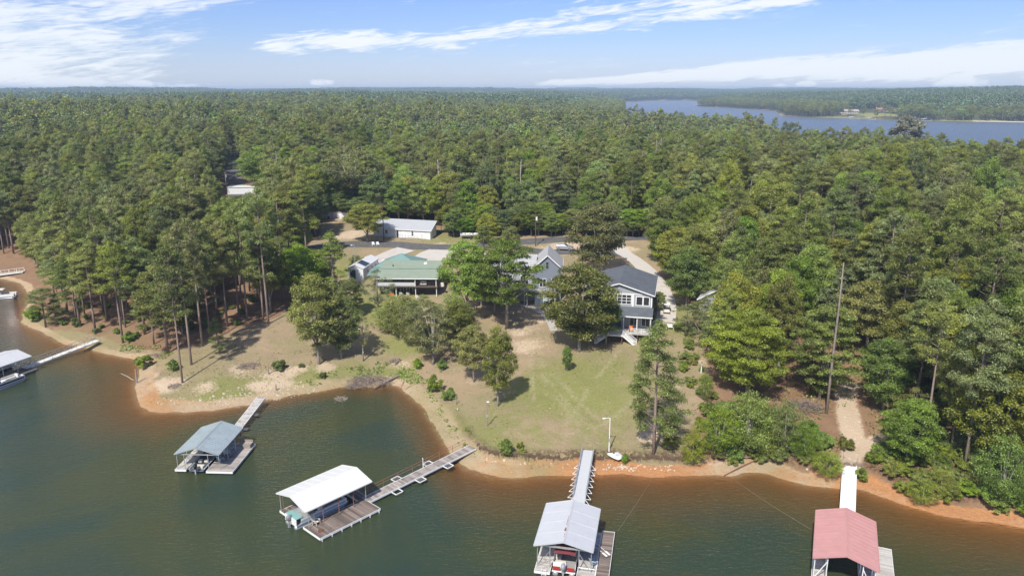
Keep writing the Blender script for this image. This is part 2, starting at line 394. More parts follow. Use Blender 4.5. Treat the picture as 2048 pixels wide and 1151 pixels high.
# the lane beside the white trailer
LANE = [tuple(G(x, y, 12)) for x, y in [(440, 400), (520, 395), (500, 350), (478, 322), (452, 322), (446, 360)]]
in_clear = inside(X, Y, CLEAR[0])
lawn_edge = segdist(X, Y, CLEAR[0])
lawn = np.clip(np.where(in_clear, lawn_edge, -lawn_edge) / 3 + 0.5, 0, 1)
fn = fbm(X, Y, 0.35, 4, 11); fn2 = fbm(X, Y, 0.07, 4, 12)
green = blob([(1150, 770, 13, .95), (1120, 810, 9, .6), (1230, 730, 7, .6), (820, 685, 7, 1.3), (650, 752, 6, 1.2), (790, 750, 5, 1.3), (750, 770, 4, 1.1), (600, 765, 5, .9), (700, 755, 6, 1.1), (470, 790, 7, .8), (960, 870, 7, .6), (1000, 840, 6, .5),
              (1180, 890, 9, .5), (900, 475, 12, .7), (770, 610, 9, 1.2), (700, 600, 9, .8), (690, 530, 9, .7), (560, 670, 8, .5), (1010, 900, 6, .8), (1350, 640, 8, .8), (350, 720, 9, .45), (1120, 510, 10, .1), (930, 900, 5, .9), (1300, 700, 6, .4), (880, 860, 5, .8), (1080, 880, 8, .5)])
bare = blob([(1060, 690, 6, .9), (1050, 660, 7, .7), (1060, 640, 6, .6), (1300, 860, 2.2, 1.2), (1290, 875, 1.6, 1), (330, 770, 4.5, 1.3), (290, 755, 3, 1.2), (410, 775, 3, .9), (560, 745, 4, 1.1), (600, 735, 3, .8), (1090, 640, 3, .9), (650, 735, 3, .9),
             (1130, 490, 7, 1.1), (1090, 493, 6, .8), (700, 470, 7, 1.2), (660, 435, 8, 1.1), (880, 487, 3, .8), (1330, 640, 3, .8), (1400, 720, 2.5, .9), (1345, 770, 2.5, .8), (560, 770, 3.5, 1), (520, 775, 3, 1), (480, 740, 4, .7), (690, 700, 6, .6), (950, 760, 4, .6), (800, 730, 3, .8), (905, 740, 4, .5), (1250, 500, 5, 1.)])
pathd = segdist(X, Y, hits([(1700, 935), (1705, 905), (1712, 885), (1700, 850), (1695, 820), (1690, 790), (1700, 770)]), closed=False)
pathb = segdist(X, Y, hits([(1712, 905), (1740, 890), (1760, 880)]), closed=False)
path = np.clip(1.4 - np.minimum(pathd, pathb + .2) / (1.3 + 1.0 * fn), 0, 1)
# broad washed shore: how far above the water line bare earth reaches
bw = 2.6 + np.interp(X, [-75, -55, -44, -30, -12, -5, 4, 12, 22, 35, 50, 70], [-.9, 1.4, 1.0, .4, .5, 1.8, 1.3, .8, .2, 1.2, .5, .2])
beach = np.clip(1.25 - (D1 - 0.2) / (bw * (0.7 + 0.7 * fn)), 0, 1) * np.clip(1.6 - np.hypot(X, Y) / 400, 0, 1)
farbeach = np.clip(1 - D2 / 5, 0, 1) * (fn2 > .5) * .8
fargreen = np.maximum.reduce([np.exp(-((X - G(x, y, 5)[0]) ** 2 + ((Y - G(x, y, 5)[1]) * .6) ** 2) / r ** 2) for x, y, r in [(1690, 232, 60), (1760, 229, 45), (1890, 236, 26), (1970, 236, 40)]])
orange = np.interp(X, [-66, -58, -50, -42, -12, -6, 2, 7, 11, 20, 30, 40, 52, 70], [.35, .75, .4, .15, .0, .35, .7, .95, 1, .9, .35, .65, 1, .7]) * (0.6 + 0.6 * fn)
orange = np.where(D1 < 1.0, np.maximum(orange, .35), orange) * (Y < 240)
rut = np.zeros_like(X)
for pl in ([(1085, 750), (1130, 800), (1190, 862)], [(1100, 745), (1150, 795), (1212, 850)], [(1052, 650), (1062, 720), (1068, 800)], [(1072, 650), (1084, 720), (1094, 790)], [(1130, 870), (1200, 850), (1270, 800), (1290, 740)], [(1110, 790), (1160, 850), (1180, 890)], [(1240, 700), (1190, 760), (1130, 850)]):
    rut = np.maximum(rut, np.clip(1.1 - segdist(X, Y, hits(pl), closed=False) / .55, 0, 1) * (fn > .38))
attrs = {'rut': ('POINT', rut), 'lawn': ('POINT', lawn), 'green': ('POINT', np.clip(green + (fn2 - .5) * .8, 0, 1)), 'bare': ('POINT', np.clip(bare * (0.55 + fn), 0, 1.2)),
         'trail': ('POINT', path), 'beach': ('POINT', np.clip(beach + farbeach, 0, 1)), 'orange': ('POINT', np.clip(orange, 0, 1)), 'fargreen': ('POINT', fargreen),
         'bed': ('POINT', np.clip(-D1 / 1.0, 0, 1)), 'moss': ('POINT', np.clip(blob([(872, 830, 5, 1), (890, 862, 4, .9), (845, 795, 4, .9), (925, 905, 4, .6), (1075, 940, 3.5, .9), (1020, 945, 3.5, .6), (330, 800, 4, .5), (1545, 945, 3, .6), (620, 778, 5, .8), (680, 768, 5, .9), (120, 672, 5, .8), (200, 690, 6, .8), (60, 640, 5, .8)]), 0, 1)),
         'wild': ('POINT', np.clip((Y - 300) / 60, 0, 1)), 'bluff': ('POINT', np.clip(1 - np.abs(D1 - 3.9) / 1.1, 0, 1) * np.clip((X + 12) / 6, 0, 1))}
gm = bpy.data.materials.new('ground_earth'); gm.use_nodes = True; g = NG(gm.node_tree); b = gm.node_tree.nodes['Principled BSDF']
pos = g.n('ShaderNodeNewGeometry').outputs['Position']
nA = g.noise(pos, 0.35, 6, 0.65); nB = g.noise(pos, 2.2, 6, 0.7); nC = g.noise(pos, 0.08, 4, 0.6); nD = g.noise(pos, 7.0, 4, 0.7)
straw = g.mix(nA, (0.17, 0.095, 0.055), (0.36, 0.235, 0.145)); straw = g.mix(g.ramp(nB, .5, .75, 0, .5), straw, (0.10, 0.085, 0.035))
dry = g.mix(nB, (0.22, 0.18, 0.095), (0.37, 0.30, 0.18)); dry = g.mix(g.ramp(nC, .42, .62, 0, .75), dry, (0.40, 0.285, 0.19))
dry = g.mix(g.ramp(nD, .56, .72, 0, .35), dry, (0.46, 0.37, 0.26))
grn = g.mix(nB, (0.17, 0.185, 0.055), (0.30, 0.29, 0.11))
gf = g.ramp(g.math('ADD', g.attr('green'), g.math('MULTIPLY', g.math('SUBTRACT', nA, 0.5), 1.5)), 0.1, 0.85)
lw = g.mix(gf, dry, grn); lw = g.mix(g.ramp(g.noise(pos, 1.1, 6, .75), .5, .68, 0, .4), lw, (0.36, 0.27, 0.16)); lw = g.mix(g.ramp(g.noise(pos, 4.5, 5, .8), .52, .66, 0, .45), lw, (0.13, 0.12, 0.05))
pale = g.mix(nB, (0.42, 0.30, 0.19), (0.66, 0.54, 0.40))
lw = g.mix(g.ramp(g.math('ADD', g.attr('bare'), g.math('MULTIPLY', g.math('SUBTRACT', nB, 0.5), 1.1)), 0.5, 0.95), lw, pale)
lw = g.mix(g.math('MULTIPLY', g.attr('rut'), g.ramp(nB, .35, .65, .1, .6)), lw, (0.42, 0.36, 0.22))
c = g.mix(g.ramp(g.math('ADD', g.attr('lawn'), g.math('MULTIPLY', g.math('SUBTRACT', nA, .5), .8)), .35, .65), straw, lw)
c = g.mix(g.ramp(g.math('ADD', g.attr('trail'), g.math('MULTIPLY', g.math('SUBTRACT', nB, .5), .9)), .35, .75), c, g.mix(nD, (0.40, 0.29, 0.19), (0.62, 0.50, 0.38)))
clay = g.mix(nB, (0.36, 0.15, 0.055), (0.56, 0.29, 0.13)); sand = g.mix(nB, (0.33, 0.235, 0.14), (0.55, 0.43, 0.29))
shore = g.mix(g.ramp(g.math('ADD', g.attr('orange'), g.math('MULTIPLY', g.math('SUBTRACT', nA, .5), 1.0)), .25, .8), sand, clay)
shore = g.mix(g.ramp(nD, .55, .68, 0, .7), shore, (0.60, 0.49, 0.37)); shore = g.mix(g.ramp(g.noise(pos, 1.4, 6, .75), .55, .7, 0, .6), shore, (0.20, 0.15, 0.07))
c = g.mix(g.ramp(g.math('ADD', g.attr('beach'), g.math('MULTIPLY', g.math('SUBTRACT', nB, .5), .7)), .35, .6), c, shore)
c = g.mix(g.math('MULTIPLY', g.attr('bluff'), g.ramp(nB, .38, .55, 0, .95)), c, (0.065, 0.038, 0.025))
c = g.mix(g.math('MULTIPLY', g.attr('moss'), g.ramp(nB, .35, .6, .2, .9)), c, (0.27, 0.24, 0.11)); c = g.mix(g.math('MULTIPLY', g.attr('wild'), g.math('SUBTRACT', 1.0, g.attr('beach'))), c, (0.085, 0.09, 0.04))
c = g.mix(g.attr('bed'), c, (0.42, 0.20, 0.065))
c = g.mix(g.ramp(g.attr('fargreen'), .4, .7), c, (0.26, 0.25, 0.09))
g.l(c, b.inputs['Base Color']); b.inputs['Roughness'].default_value = 0.95; b.inputs['Specular IOR Level'].default_value = 0.1
bp = g.n('ShaderNodeBump'); bp.inputs['Strength'].default_value = 0.9; bp.inputs['Distance'].default_value = 0.25
g.l(g.math('ADD', nB, g.math('MULTIPLY', nD, .5)), bp.inputs['Height']); g.l(bp.outputs[0], b.inputs['Normal'])
me = np_mesh('ground', np.stack([X, Y, Z], -1).reshape(-1, 3), quads, gm, True, attrs)
go = bpy.data.objects.new('ground', me); COL.objects.link(go); tag(go, kind='structure')

# ------------------------------------------------------------------ water
DEP = -Z
wet = (Z < 0.35)
keep = wet.reshape(-1)[quads].any(1)
near_r = np.hypot(X, Y).reshape(-1)
wf = quads[keep]; used, inv = np.unique(wf, return_inverse=True)
wco = np.stack([X, Y, np.zeros_like(X)], -1).reshape(-1, 3)[used]
wm = bpy.data.materials.new('lake_water'); wm.use_nodes = True; g = NG(wm.node_tree); wm.node_tree.nodes.clear()
pos = g.n('ShaderNodeNewGeometry').outputs['Position']; dep = g.attr('depth')
big = g.noise(pos, 0.035, 4, 0.6, 0.6)
sx = g.n('ShaderNodeMapping'); sx.inputs['Scale'].default_value = (1.0, 2.3, 1.0); sx.inputs['Rotation'].default_value = (0, 0, R(-14)); g.l(pos, sx.inputs[0])
w1 = g.noise(sx.outputs[0], 0.9, 4, 0.6, 0.4); w2 = g.noise(sx.outputs[0], 3.2, 4, 0.6, 0.3)
bp = g.n('ShaderNodeBump'); bp.inputs['Strength'].default_value = 0.9; bp.inputs['Distance'].default_value = 0.17
g.l(g.math('ADD', w1, g.math('MULTIPLY', w2, .4)), bp.inputs['Height'])
body = g.mix(g.ramp(big, .4, .6), (0.027, 0.047, 0.030), (0.042, 0.053, 0.021))  # broad teal and olive patches imitate sky and cloud reflections in the body colour
body = g.mix(g.ramp(dep, 0.2, 2.4), (0.115, 0.068, 0.022), body)
df = g.n('ShaderNodeBsdfDiffuse'); g.l(body, df.inputs[0])
tp = g.n('ShaderNodeBsdfTransparent'); g.l(g.mix(g.ramp(dep, 0, 1.2, smooth=False), (0.97, 0.93, 0.86), (0.55, 0.38, 0.16)), tp.inputs[0])
fac = g.math('SUBTRACT', 1.0, g.math('EXPONENT', g.math('MULTIPLY', dep, -1.5)), clamp=True)
m1 = g.n('ShaderNodeMixShader'); g.l(fac, m1.inputs[0]); g.l(tp.outputs[0], m1.inputs[1]); g.l(df.outputs[0], m1.inputs[2])
gl = g.n('ShaderNodeBsdfGlossy'); spz = g.n('ShaderNodeSeparateXYZ'); g.l(pos, spz.inputs[0]); g.l(g.ramp(spz.outputs[1], 220, 520, .06, .34), gl.inputs['Roughness']); g.l(bp.outputs[0], gl.inputs['Normal'])
fr = g.n('ShaderNodeFresnel'); fr.inputs[0].default_value = 1.33; g.l(bp.outputs[0], fr.inputs[1])
m2 = g.n('ShaderNodeMixShader'); g.l(fr.outputs[0], m2.inputs[0]); g.l(m1.outputs[0], m2.inputs[1]); g.l(gl.outputs[0], m2.inputs[2])
out = g.n('ShaderNodeOutputMaterial'); g.l(m2.outputs[0], out.inputs[0])
me = np_mesh('water', wco, inv.reshape(-1, 4), wm, True, {'depth': ('POINT', np.maximum(DEP.reshape(-1)[used], 0))})
wo_ = bpy.data.objects.new('water', me); COL.objects.link(wo_); tag(wo_, kind='structure')

# ------------------------------------------------------------------ roads and drives (sheets laid over the ground)
import bmesh
def drape(name, poly, m, dz=0.05, step=1.6):
    bm = bmesh.new(); vs = [bm.verts.new((x, y, 0)) for x, y in poly]; bm.faces.new(vs)
    bmesh.ops.triangulate(bm, faces=bm.faces[:])
    for _ in range(7):
        es = [e for e in bm.edges if e.calc_length() > step]
        if not es: break
        bmesh.ops.subdivide_edges(bm, edges=es, cuts=1); bmesh.ops.triangulate(bm, faces=bm.faces[:])
    co = np.array([v.co[:2] for v in bm.verts]); hz = height(co[:, 0], co[:, 1])
    for v, z in zip(bm.verts, hz): v.co.z = z + dz
    bmesh.ops.recalc_face_normals(bm, faces=bm.faces[:])
    if sum(f.normal.z for f in bm.faces) < 0: bmesh.ops.reverse_faces(bm, faces=bm.faces[:])
    me = bpy.data.meshes.new(name); bm.to_mesh(me); bm.free(); me.materials.append(m)
    for p in me.polygons: p.use_smooth = True
    o = bpy.data.objects.new(name, me); COL.objects.link(o); return tag(o, kind='structure')
def ribbon(pts, w):
    pts = [np.array(p, float) for p in pts]; L = []; Rr = []
    # resample with a Catmull-Rom curve
    q = []
    for i in range(len(pts) - 1):
        p0 = pts[max(i - 1, 0)]; p1 = pts[i]; p2 = pts[i + 1]; p3 = pts[min(i + 2, len(pts) - 1)]
        for t in np.linspace(0, 1, 6)[:-1]:
            q.append(0.5 * ((2 * p1) + (-p0 + p2) * t + (2 * p0 - 5 * p1 + 4 * p2 - p3) * t * t + (-p0 + 3 * p1 - 3 * p2 + p3) * t ** 3))
    q.append(pts[-1])
    for i in range(len(q)):
        d = q[min(i + 1, len(q) - 1)] - q[max(i - 1, 0)]; d = d / np.linalg.norm(d); nrm = np.array([-d[1], d[0]]) * w / 2
        L.append(tuple(q[i] + nrm)); Rr.append(tuple(q[i] - nrm))
    return L + Rr[::-1]
asphalt = mat('asphalt', (0.10, 0.10, 0.10), 0.9, 0.25, 0.8, dirt=(0.2, .17, .13), dscale=.6, damt=.5)
concrete = mat('drive_concrete', (0.50, 0.46, 0.41), 0.9, 0.14, 0.5, dirt=(0.33, .27, .2), dscale=.5, damt=.5)
road_c = hits([(560, 515), (620, 497), (680, 489), (760, 489), (830, 492), (900, 494.5), (960, 491), (1040, 484), (1156, 478), (1240, 476), (1330, 474), (1420, 470)])
drape('road', ribbon(road_c, 5.6), asphalt, 0.06)
drape('driveway', ribbon(hits([(1020, 492), (1080, 503), (1150, 504), (1230, 508), (1262, 512)]), 4.2), asphalt, 0.085)
drape('driveway', ribbon(hits([(1225, 478), (1240, 500), (1272, 522), (1300, 548), (1322, 580), (1333, 610), (1330, 645)]), 3.8), concrete, 0.12)
drape('driveway', ribbon(hits([(812, 498), (785, 508), (755, 522), (735, 540)]), 6.0), concrete, 0.09)
drape('driveway', hits([(858, 499), (912, 500), (904, 512), (893, 528), (880, 534), (835, 526), (822, 518), (838, 507)]), concrete, 0.10)
drape('path', ribbon(hits([(1000, 604), (1050, 612), (1078, 622), (1098, 640), (1108, 662)]), 1.4), mat('walk_concrete', (.40, .37, .33), .9, .15, 1.0), 0.08)
drape('path', ribbon([tuple(G(x, y, 12.5)) for x, y in [(462, 318), (466, 350), (478, 385), (520, 410)]], 7.0), mat('lane_surface', (.13, .12, .115), .9, .25, .5), 0.1)  # dark grey surface for the lane in the wood gap
# ------------------------------------------------------------------ trees
rng = np.random.default_rng(7)
bark_pine = mat('bark_pine', (0.29, 0.22, 0.18), 0.95, 0.35, 3.0, bump=.6, bscale=9)
bark_oak = mat('bark_oak', (0.30, 0.27, 0.23), 0.95, 0.3, 3.0, bump=.6, bscale=9)
bark_dead = mat('bark_dead', (0.30, 0.26, 0.22), 0.95, 0.2, 3.0)
LM = {
 'pine': leafmat('needles', (0.205, 0.228, 0.058), .022, .36, .22),
 'pine2': leafmat('needles_young', (0.200, 0.245, 0.068), .018, .22, .25),
 'oak': leafmat('leaves', (0.212, 0.245, 0.052), .035, .38, .3),
 'bright': leafmat('leaves_bright', (0.215, 0.290, 0.048), .02, .20, .35, sat=(.95, .2)),
 'gold': leafmat('leaves_gold', (0.255, 0.290, 0.050), .015, .15, .35, sat=(.92, .2)),
 'olive': leafmat('leaves_olive', (0.20, 0.215, 0.075), .03, .22, .3, warm=(0.26, 0.20, 0.08)),
 'grey': leafmat('leaves_grey', (0.24, 0.24, 0.19), .02, .15, .25),
 'far': leafmat('needles_distant', (0.115, 0.160, 0.070), .02, .2, .15),
}
def cards(C, Nrm, size, tint, aspect=1.0, jit=0.55):
    """many leaf-size diamonds centred at C facing roughly Nrm"""
    n = len(C); N = Nrm + rng.normal(0, jit, (n, 3)); N /= np.linalg.norm(N, axis=1)[:, None] + 1e-9
    A = np.cross(N, rng.normal(0, 1, (n, 3))); A /= np.linalg.norm(A, axis=1)[:, None] + 1e-9
    Bv = np.cross(N, A); s = (size * rng.uniform(.7, 1.3, n))[:, None]
    A = A * s * .62 * aspect; Bv = Bv * s * .45 / aspect; bend = N * s * .12
    V = np.stack([C - A, C - Bv + bend, C + A, C + Bv + bend], 1)
    return V, tint
def puff(c, r, n, up=0.35, fill=0.45):
    """points in the outer part of an ellipsoid clump with outward normals"""
    d = rng.normal(0, 1, (n, 3)); d /= np.linalg.norm(d, axis=1)[:, None]
    d[:, 2] = np.where(d[:, 2] < -.35, -d[:, 2] * .6, d[:, 2])
    u = rng.uniform(0, 1, n) ** fill
    # knobbly surface
    k = 1 + .22 * np.sin(d[:, 0] * 6 + c[0] * 3) * np.sin(d[:, 1] * 5 + c[1]) + rng.normal(0, .06, n)
    P = np.array(c) + d * np.array(r) * (u * k)[:, None]
    N = d / np.array(r); N /= np.linalg.norm(N, axis=1)[:, None]; N[:, 2] += up
    return P, N
class Crown:
    def __init__(s): s.V = []; s.T = []
    def clump(s, c, r, n, size, tint, aspect=1.0, up=.35, fill=.45, jit=.55):
        P, N = puff(c, r, n, up, fill)
        V, _ = cards(P, N, size, 0, aspect, jit); s.V.append(V)
        s.T.append(np.clip(tint + rng.normal(0, .13, n), 0, 1))
    def mesh(s, name, m):
        V = np.concatenate(s.V).reshape(-1, 3); T = np.concatenate(s.T)
        F = np.arange(len(V)).reshape(-1, 4)
        return np_mesh(name, V, F, m, False, {'tint': ('FACE', T)})
def make_pine(H=22.0, cw=7.0, c0=.48, q=1.0, size=.42, nc=46, seed=0, mname='pine', cone=.35, rs_=.62):
    """loblolly pine: bare stem, upswept limbs ending in rounded puffs of needles that make a ragged dome"""
    r = random.Random(seed); t = MB(); cr = Crown()
    bx, by = r.uniform(-.5, .5), r.uniform(-.5, .5)
    t.path([(0, 0, -.6), (bx * .2, by * .2, H * .25), (bx * .6, by * .6, H * .5), (bx * .8, by, H * .75), (bx, by, H * .95)], [.25, .21, .16, .10, .03], 7)
    def sx(z): k = z / H; return bx * min(1, k * 1.15), by * min(1, k * 1.2)
    pts = []
    for k in range(nc):
        for _ in range(40):
            f = r.uniform(0, 1) ** .85; a = r.uniform(0, 6.283)
            prof = math.sin(math.pi * min(1, .16 + .84 * (1 - f) ** (.55 + .4 * cone)) * .5) * (.55 + .45 * min(1, f * 4)) * (1 + .22 * math.sin(3 * a + seed) * (1 - f))
            u = r.uniform(.3, 1) ** .55; L = cw * .5 * prof * u; z = H * (c0 + (.94 - c0) * f)
            p = (math.cos(a) * L, math.sin(a) * L, z)
            if all((p[0] - o[0]) ** 2 + (p[1] - o[1]) ** 2 + ((p[2] - o[2]) * 1.3) ** 2 > (cw * .115) ** 2 for o in pts): break
        pts.append(p); x0, y0 = sx(z - L * .35); e = (x0 + p[0], y0 + p[1], z)
        if k < nc * .7: t.path([(x0, y0, z - L * .35), (x0 + p[0] * .5, y0 + p[1] * .5, z - L * .25), e], [.06, .04, .018], 4)
        rr = r.uniform(.72, 1.25) * cw * rs_ / 7.5 * 1.55
        cr.clump(e, (rr, rr, rr * .74), int(64 * q * rr ** 1.6), size, r.uniform(.15, .95), 1.45, .35, .40, .9)
    x0, y0 = sx(H); cr.clump((x0, y0, H * .96), (.7, .7, .9), int(60 * q), size, .7, 1.5)
    return t.mesh('trunk', bark_pine, True), cr.mesh('crown', LM[mname])
def make_broad(H=15.0, cw=9.0, c0=.28, q=1.0, size=.40, nc=44, seed=0, mname='oak', shape=1.0, open_=0.0, bark=None, vary=1.0, limbs=9, flat=.92):
    """hardwood: short stem that forks into limbs carrying leafy lobes through an egg-shaped crown"""
    r = random.Random(seed); t = MB(); cr = Crown(); ch = H * (1 - c0); cz = H * c0 + ch * .5
    bx, by = r.uniform(-.6, .6), r.uniform(-.6, .6)
    t.path([(0, 0, -.6), (bx * .3, by * .3, H * c0 * .7), (bx * .6, by * .6, H * (c0 + .2)), (bx, by, H * .8)], [.30 * H / 15, .24 * H / 15, .16 * H / 15, .03], 7)
    pts = []
    for k in range(nc):
        for _ in range(30):
            d = np.array([r.gauss(0, 1), r.gauss(0, 1), r.gauss(0, 1)]); d /= np.linalg.norm(d)
            u = r.uniform(.35, 1) ** .6
            p = d * u
            if all(np.linalg.norm(p - o) > .25 for o in pts): break
        pts.append(p)
        w = cw * .5 * (1 - .28 * max(0, p[2]) * shape) * (1 - .18 * max(0, -p[2]))
        w *= .95; lop = 1 + .16 * math.sin(2.3 * math.atan2(p[1], p[0]) + seed)
        c = (bx * .6 + p[0] * w * lop, by * .6 + p[1] * w * lop, cz + p[2] * ch * .46)
        if r.random() < open_: continue
        rr = r.uniform(.7, 1.3) * cw * .118 * vary
        cr.clump(c, (rr, rr, rr * flat), int(74 * q * max(.5, rr) ** 1.5), size, r.uniform(.08, .95), 1.0, .22, .40, .95)
        if k < limbs:
            m = (c[0] * .35 + bx * .4, c[1] * .35 + by * .4, H * c0 + (c[2] - H * c0) * .45)
            t.path([(bx * .4, by * .4, H * (c0 - .04 + .3 * k / max(1, limbs))), m, c], [.12 * H / 15, .08 * H / 15, .03], 5)
    return t.mesh('trunk', bark or bark_oak, True), cr.mesh('crown', LM[mname])
def make_bush(H=2.6, cw=3.0, q=1.0, size=.26, nc=14, seed=0, mname='bright'):
    r = random.Random(seed); t = MB(); cr = Crown()
    for k in range(nc):
        a = r.uniform(0, 6.28); u = r.uniform(0, 1) ** .6; z = H * r.uniform(.18, .86) * (1 - .35 * u)
        c = (math.cos(a) * u * cw * .42, math.sin(a) * u * cw * .42, z); rr = r.uniform(.35, .65) * cw * .25
        cr.clump(c, (rr, rr, rr * .8), int(95 * q * rr), size, r.uniform(.1, .9), 1.0, .4, .45, .9)
        if k < 6: t.path([(0, 0, -.3), (c[0] * .4, c[1] * .4, z * .4), c], [.05, .035, .015], 4)
    return t.mesh('stem', bark_oak, True), cr.mesh('foliage', LM[mname])
def make_snag(H=20, seed=0, nb=14):
    r = random.Random(seed); t = MB()
    t.path([(0, 0, -.5), (r.uniform(-.3, .3), 0, H * .4), (r.uniform(-.5, .5), .2, H * .75), (0, 0, H)], [.24, .18, .11, .04], 7)
    for k in range(nb):
        z = H * r.uniform(.4, .97); a = r.uniform(0, 6.28); L = r.uniform(.8, 3.2) * (1.2 - z / H * .6)
        t.path([(0, 0, z), (math.cos(a) * L * .6, math.sin(a) * L * .6, z + L * .25), (math.cos(a) * L, math.sin(a) * L, z + L * .65)], [.05, .035, .012], 4)
    return t.mesh('trunk', bark_dead, True), None

# prototypes: (trunk mesh, crown mesh, height, crown width)
P = {}
for i in range(5): P['pine%d' % i] = (*make_pine(22, 8.4, [.44, .52, .38, .58, .30][i], 5.2, .17, [50, 42, 58, 36, 64][i], 10 + i, cone=[.3, .1, .5, 0, .7][i]), 22, 8.4)
for i in range(2): P['ypine%d' % i] = (*make_pine(13, 4.8, .12, 4.4, .145, 44, 30 + i, 'pine2', 1.0, .78), 13, 4.8)
for i in range(4): P['oak%d' % i] = (*make_broad(15, 9, [.12, .2, .1, .16][i], 4.4, .18, [92, 80, 100, 88][i], 50 + i), 15, 9)
for i in range(2): P['bright%d' % i] = (*make_broad(15, 9, .14, 4.4, .18, 92, 60 + i, 'bright'), 15, 9)
P['olive0'] = (*make_broad(15, 8, .2, 4.2, .18, 76, 70, 'olive'), 15, 8)
for i in range(3): P['bush%d' % i] = (*make_bush(2.6, 3.2, 8.0, .11, 34, 80 + i, ['bright', 'oak', 'gold'][i]), 2.6, 3.2)
P['snag0'] = (*make_snag(20, 3), 20, 4); P['snag1'] = (*make_snag(17, 5, 8), 17, 3)

TREES = []
def put_tree(kind, x, y, h, w, name, label, cat='tree', group=None, rz=None, lean=(0, 0), z=None):
    tm, cm, H0, W0 = P[kind]; x = float(x); y = float(y)
    z = gz(x, y) - .05 if z is None else z
    e = empty(name, (x, y, z), random.Random(int(x * 13 + y * 7)).uniform(0, 6.28) if rz is None else rz, label, cat, group)
    e.scale = (w / W0, w / W0, h / H0)
    if lean != (0, 0): e.rotation_euler = (lean[0], lean[1], e.rotation_euler[2])
    shrub = tm.name.startswith('stem')
    a = bpy.data.objects.new('stem' if shrub else 'trunk', tm); COL.objects.link(a); a.parent = e
    if cm is not None:
        b_ = bpy.data.objects.new('foliage' if shrub else 'crown', cm); COL.objects.link(b_); b_.parent = e
    TREES.append((x, y, w * .5)); return e
def px_tree(kind, bpx, bpy_, tpy, wpx, name, label, cat='tree', group=None, **kw):
    """stand a tree where its foot shows in the photograph, with the height and width it has there"""
    q = hit(bpx, bpy_); x, y = q; z = gz(x, y)
    top = P3(bpx, tpy, y); zc = math.hypot(x, y) * math.cos(PITCH) + (CAMH - z - 8) * math.sin(PITCH)
    return put_tree(kind, x, y, max(1.0, top.z - z), wpx * zc / FPX, name, label, cat, group, **kw)
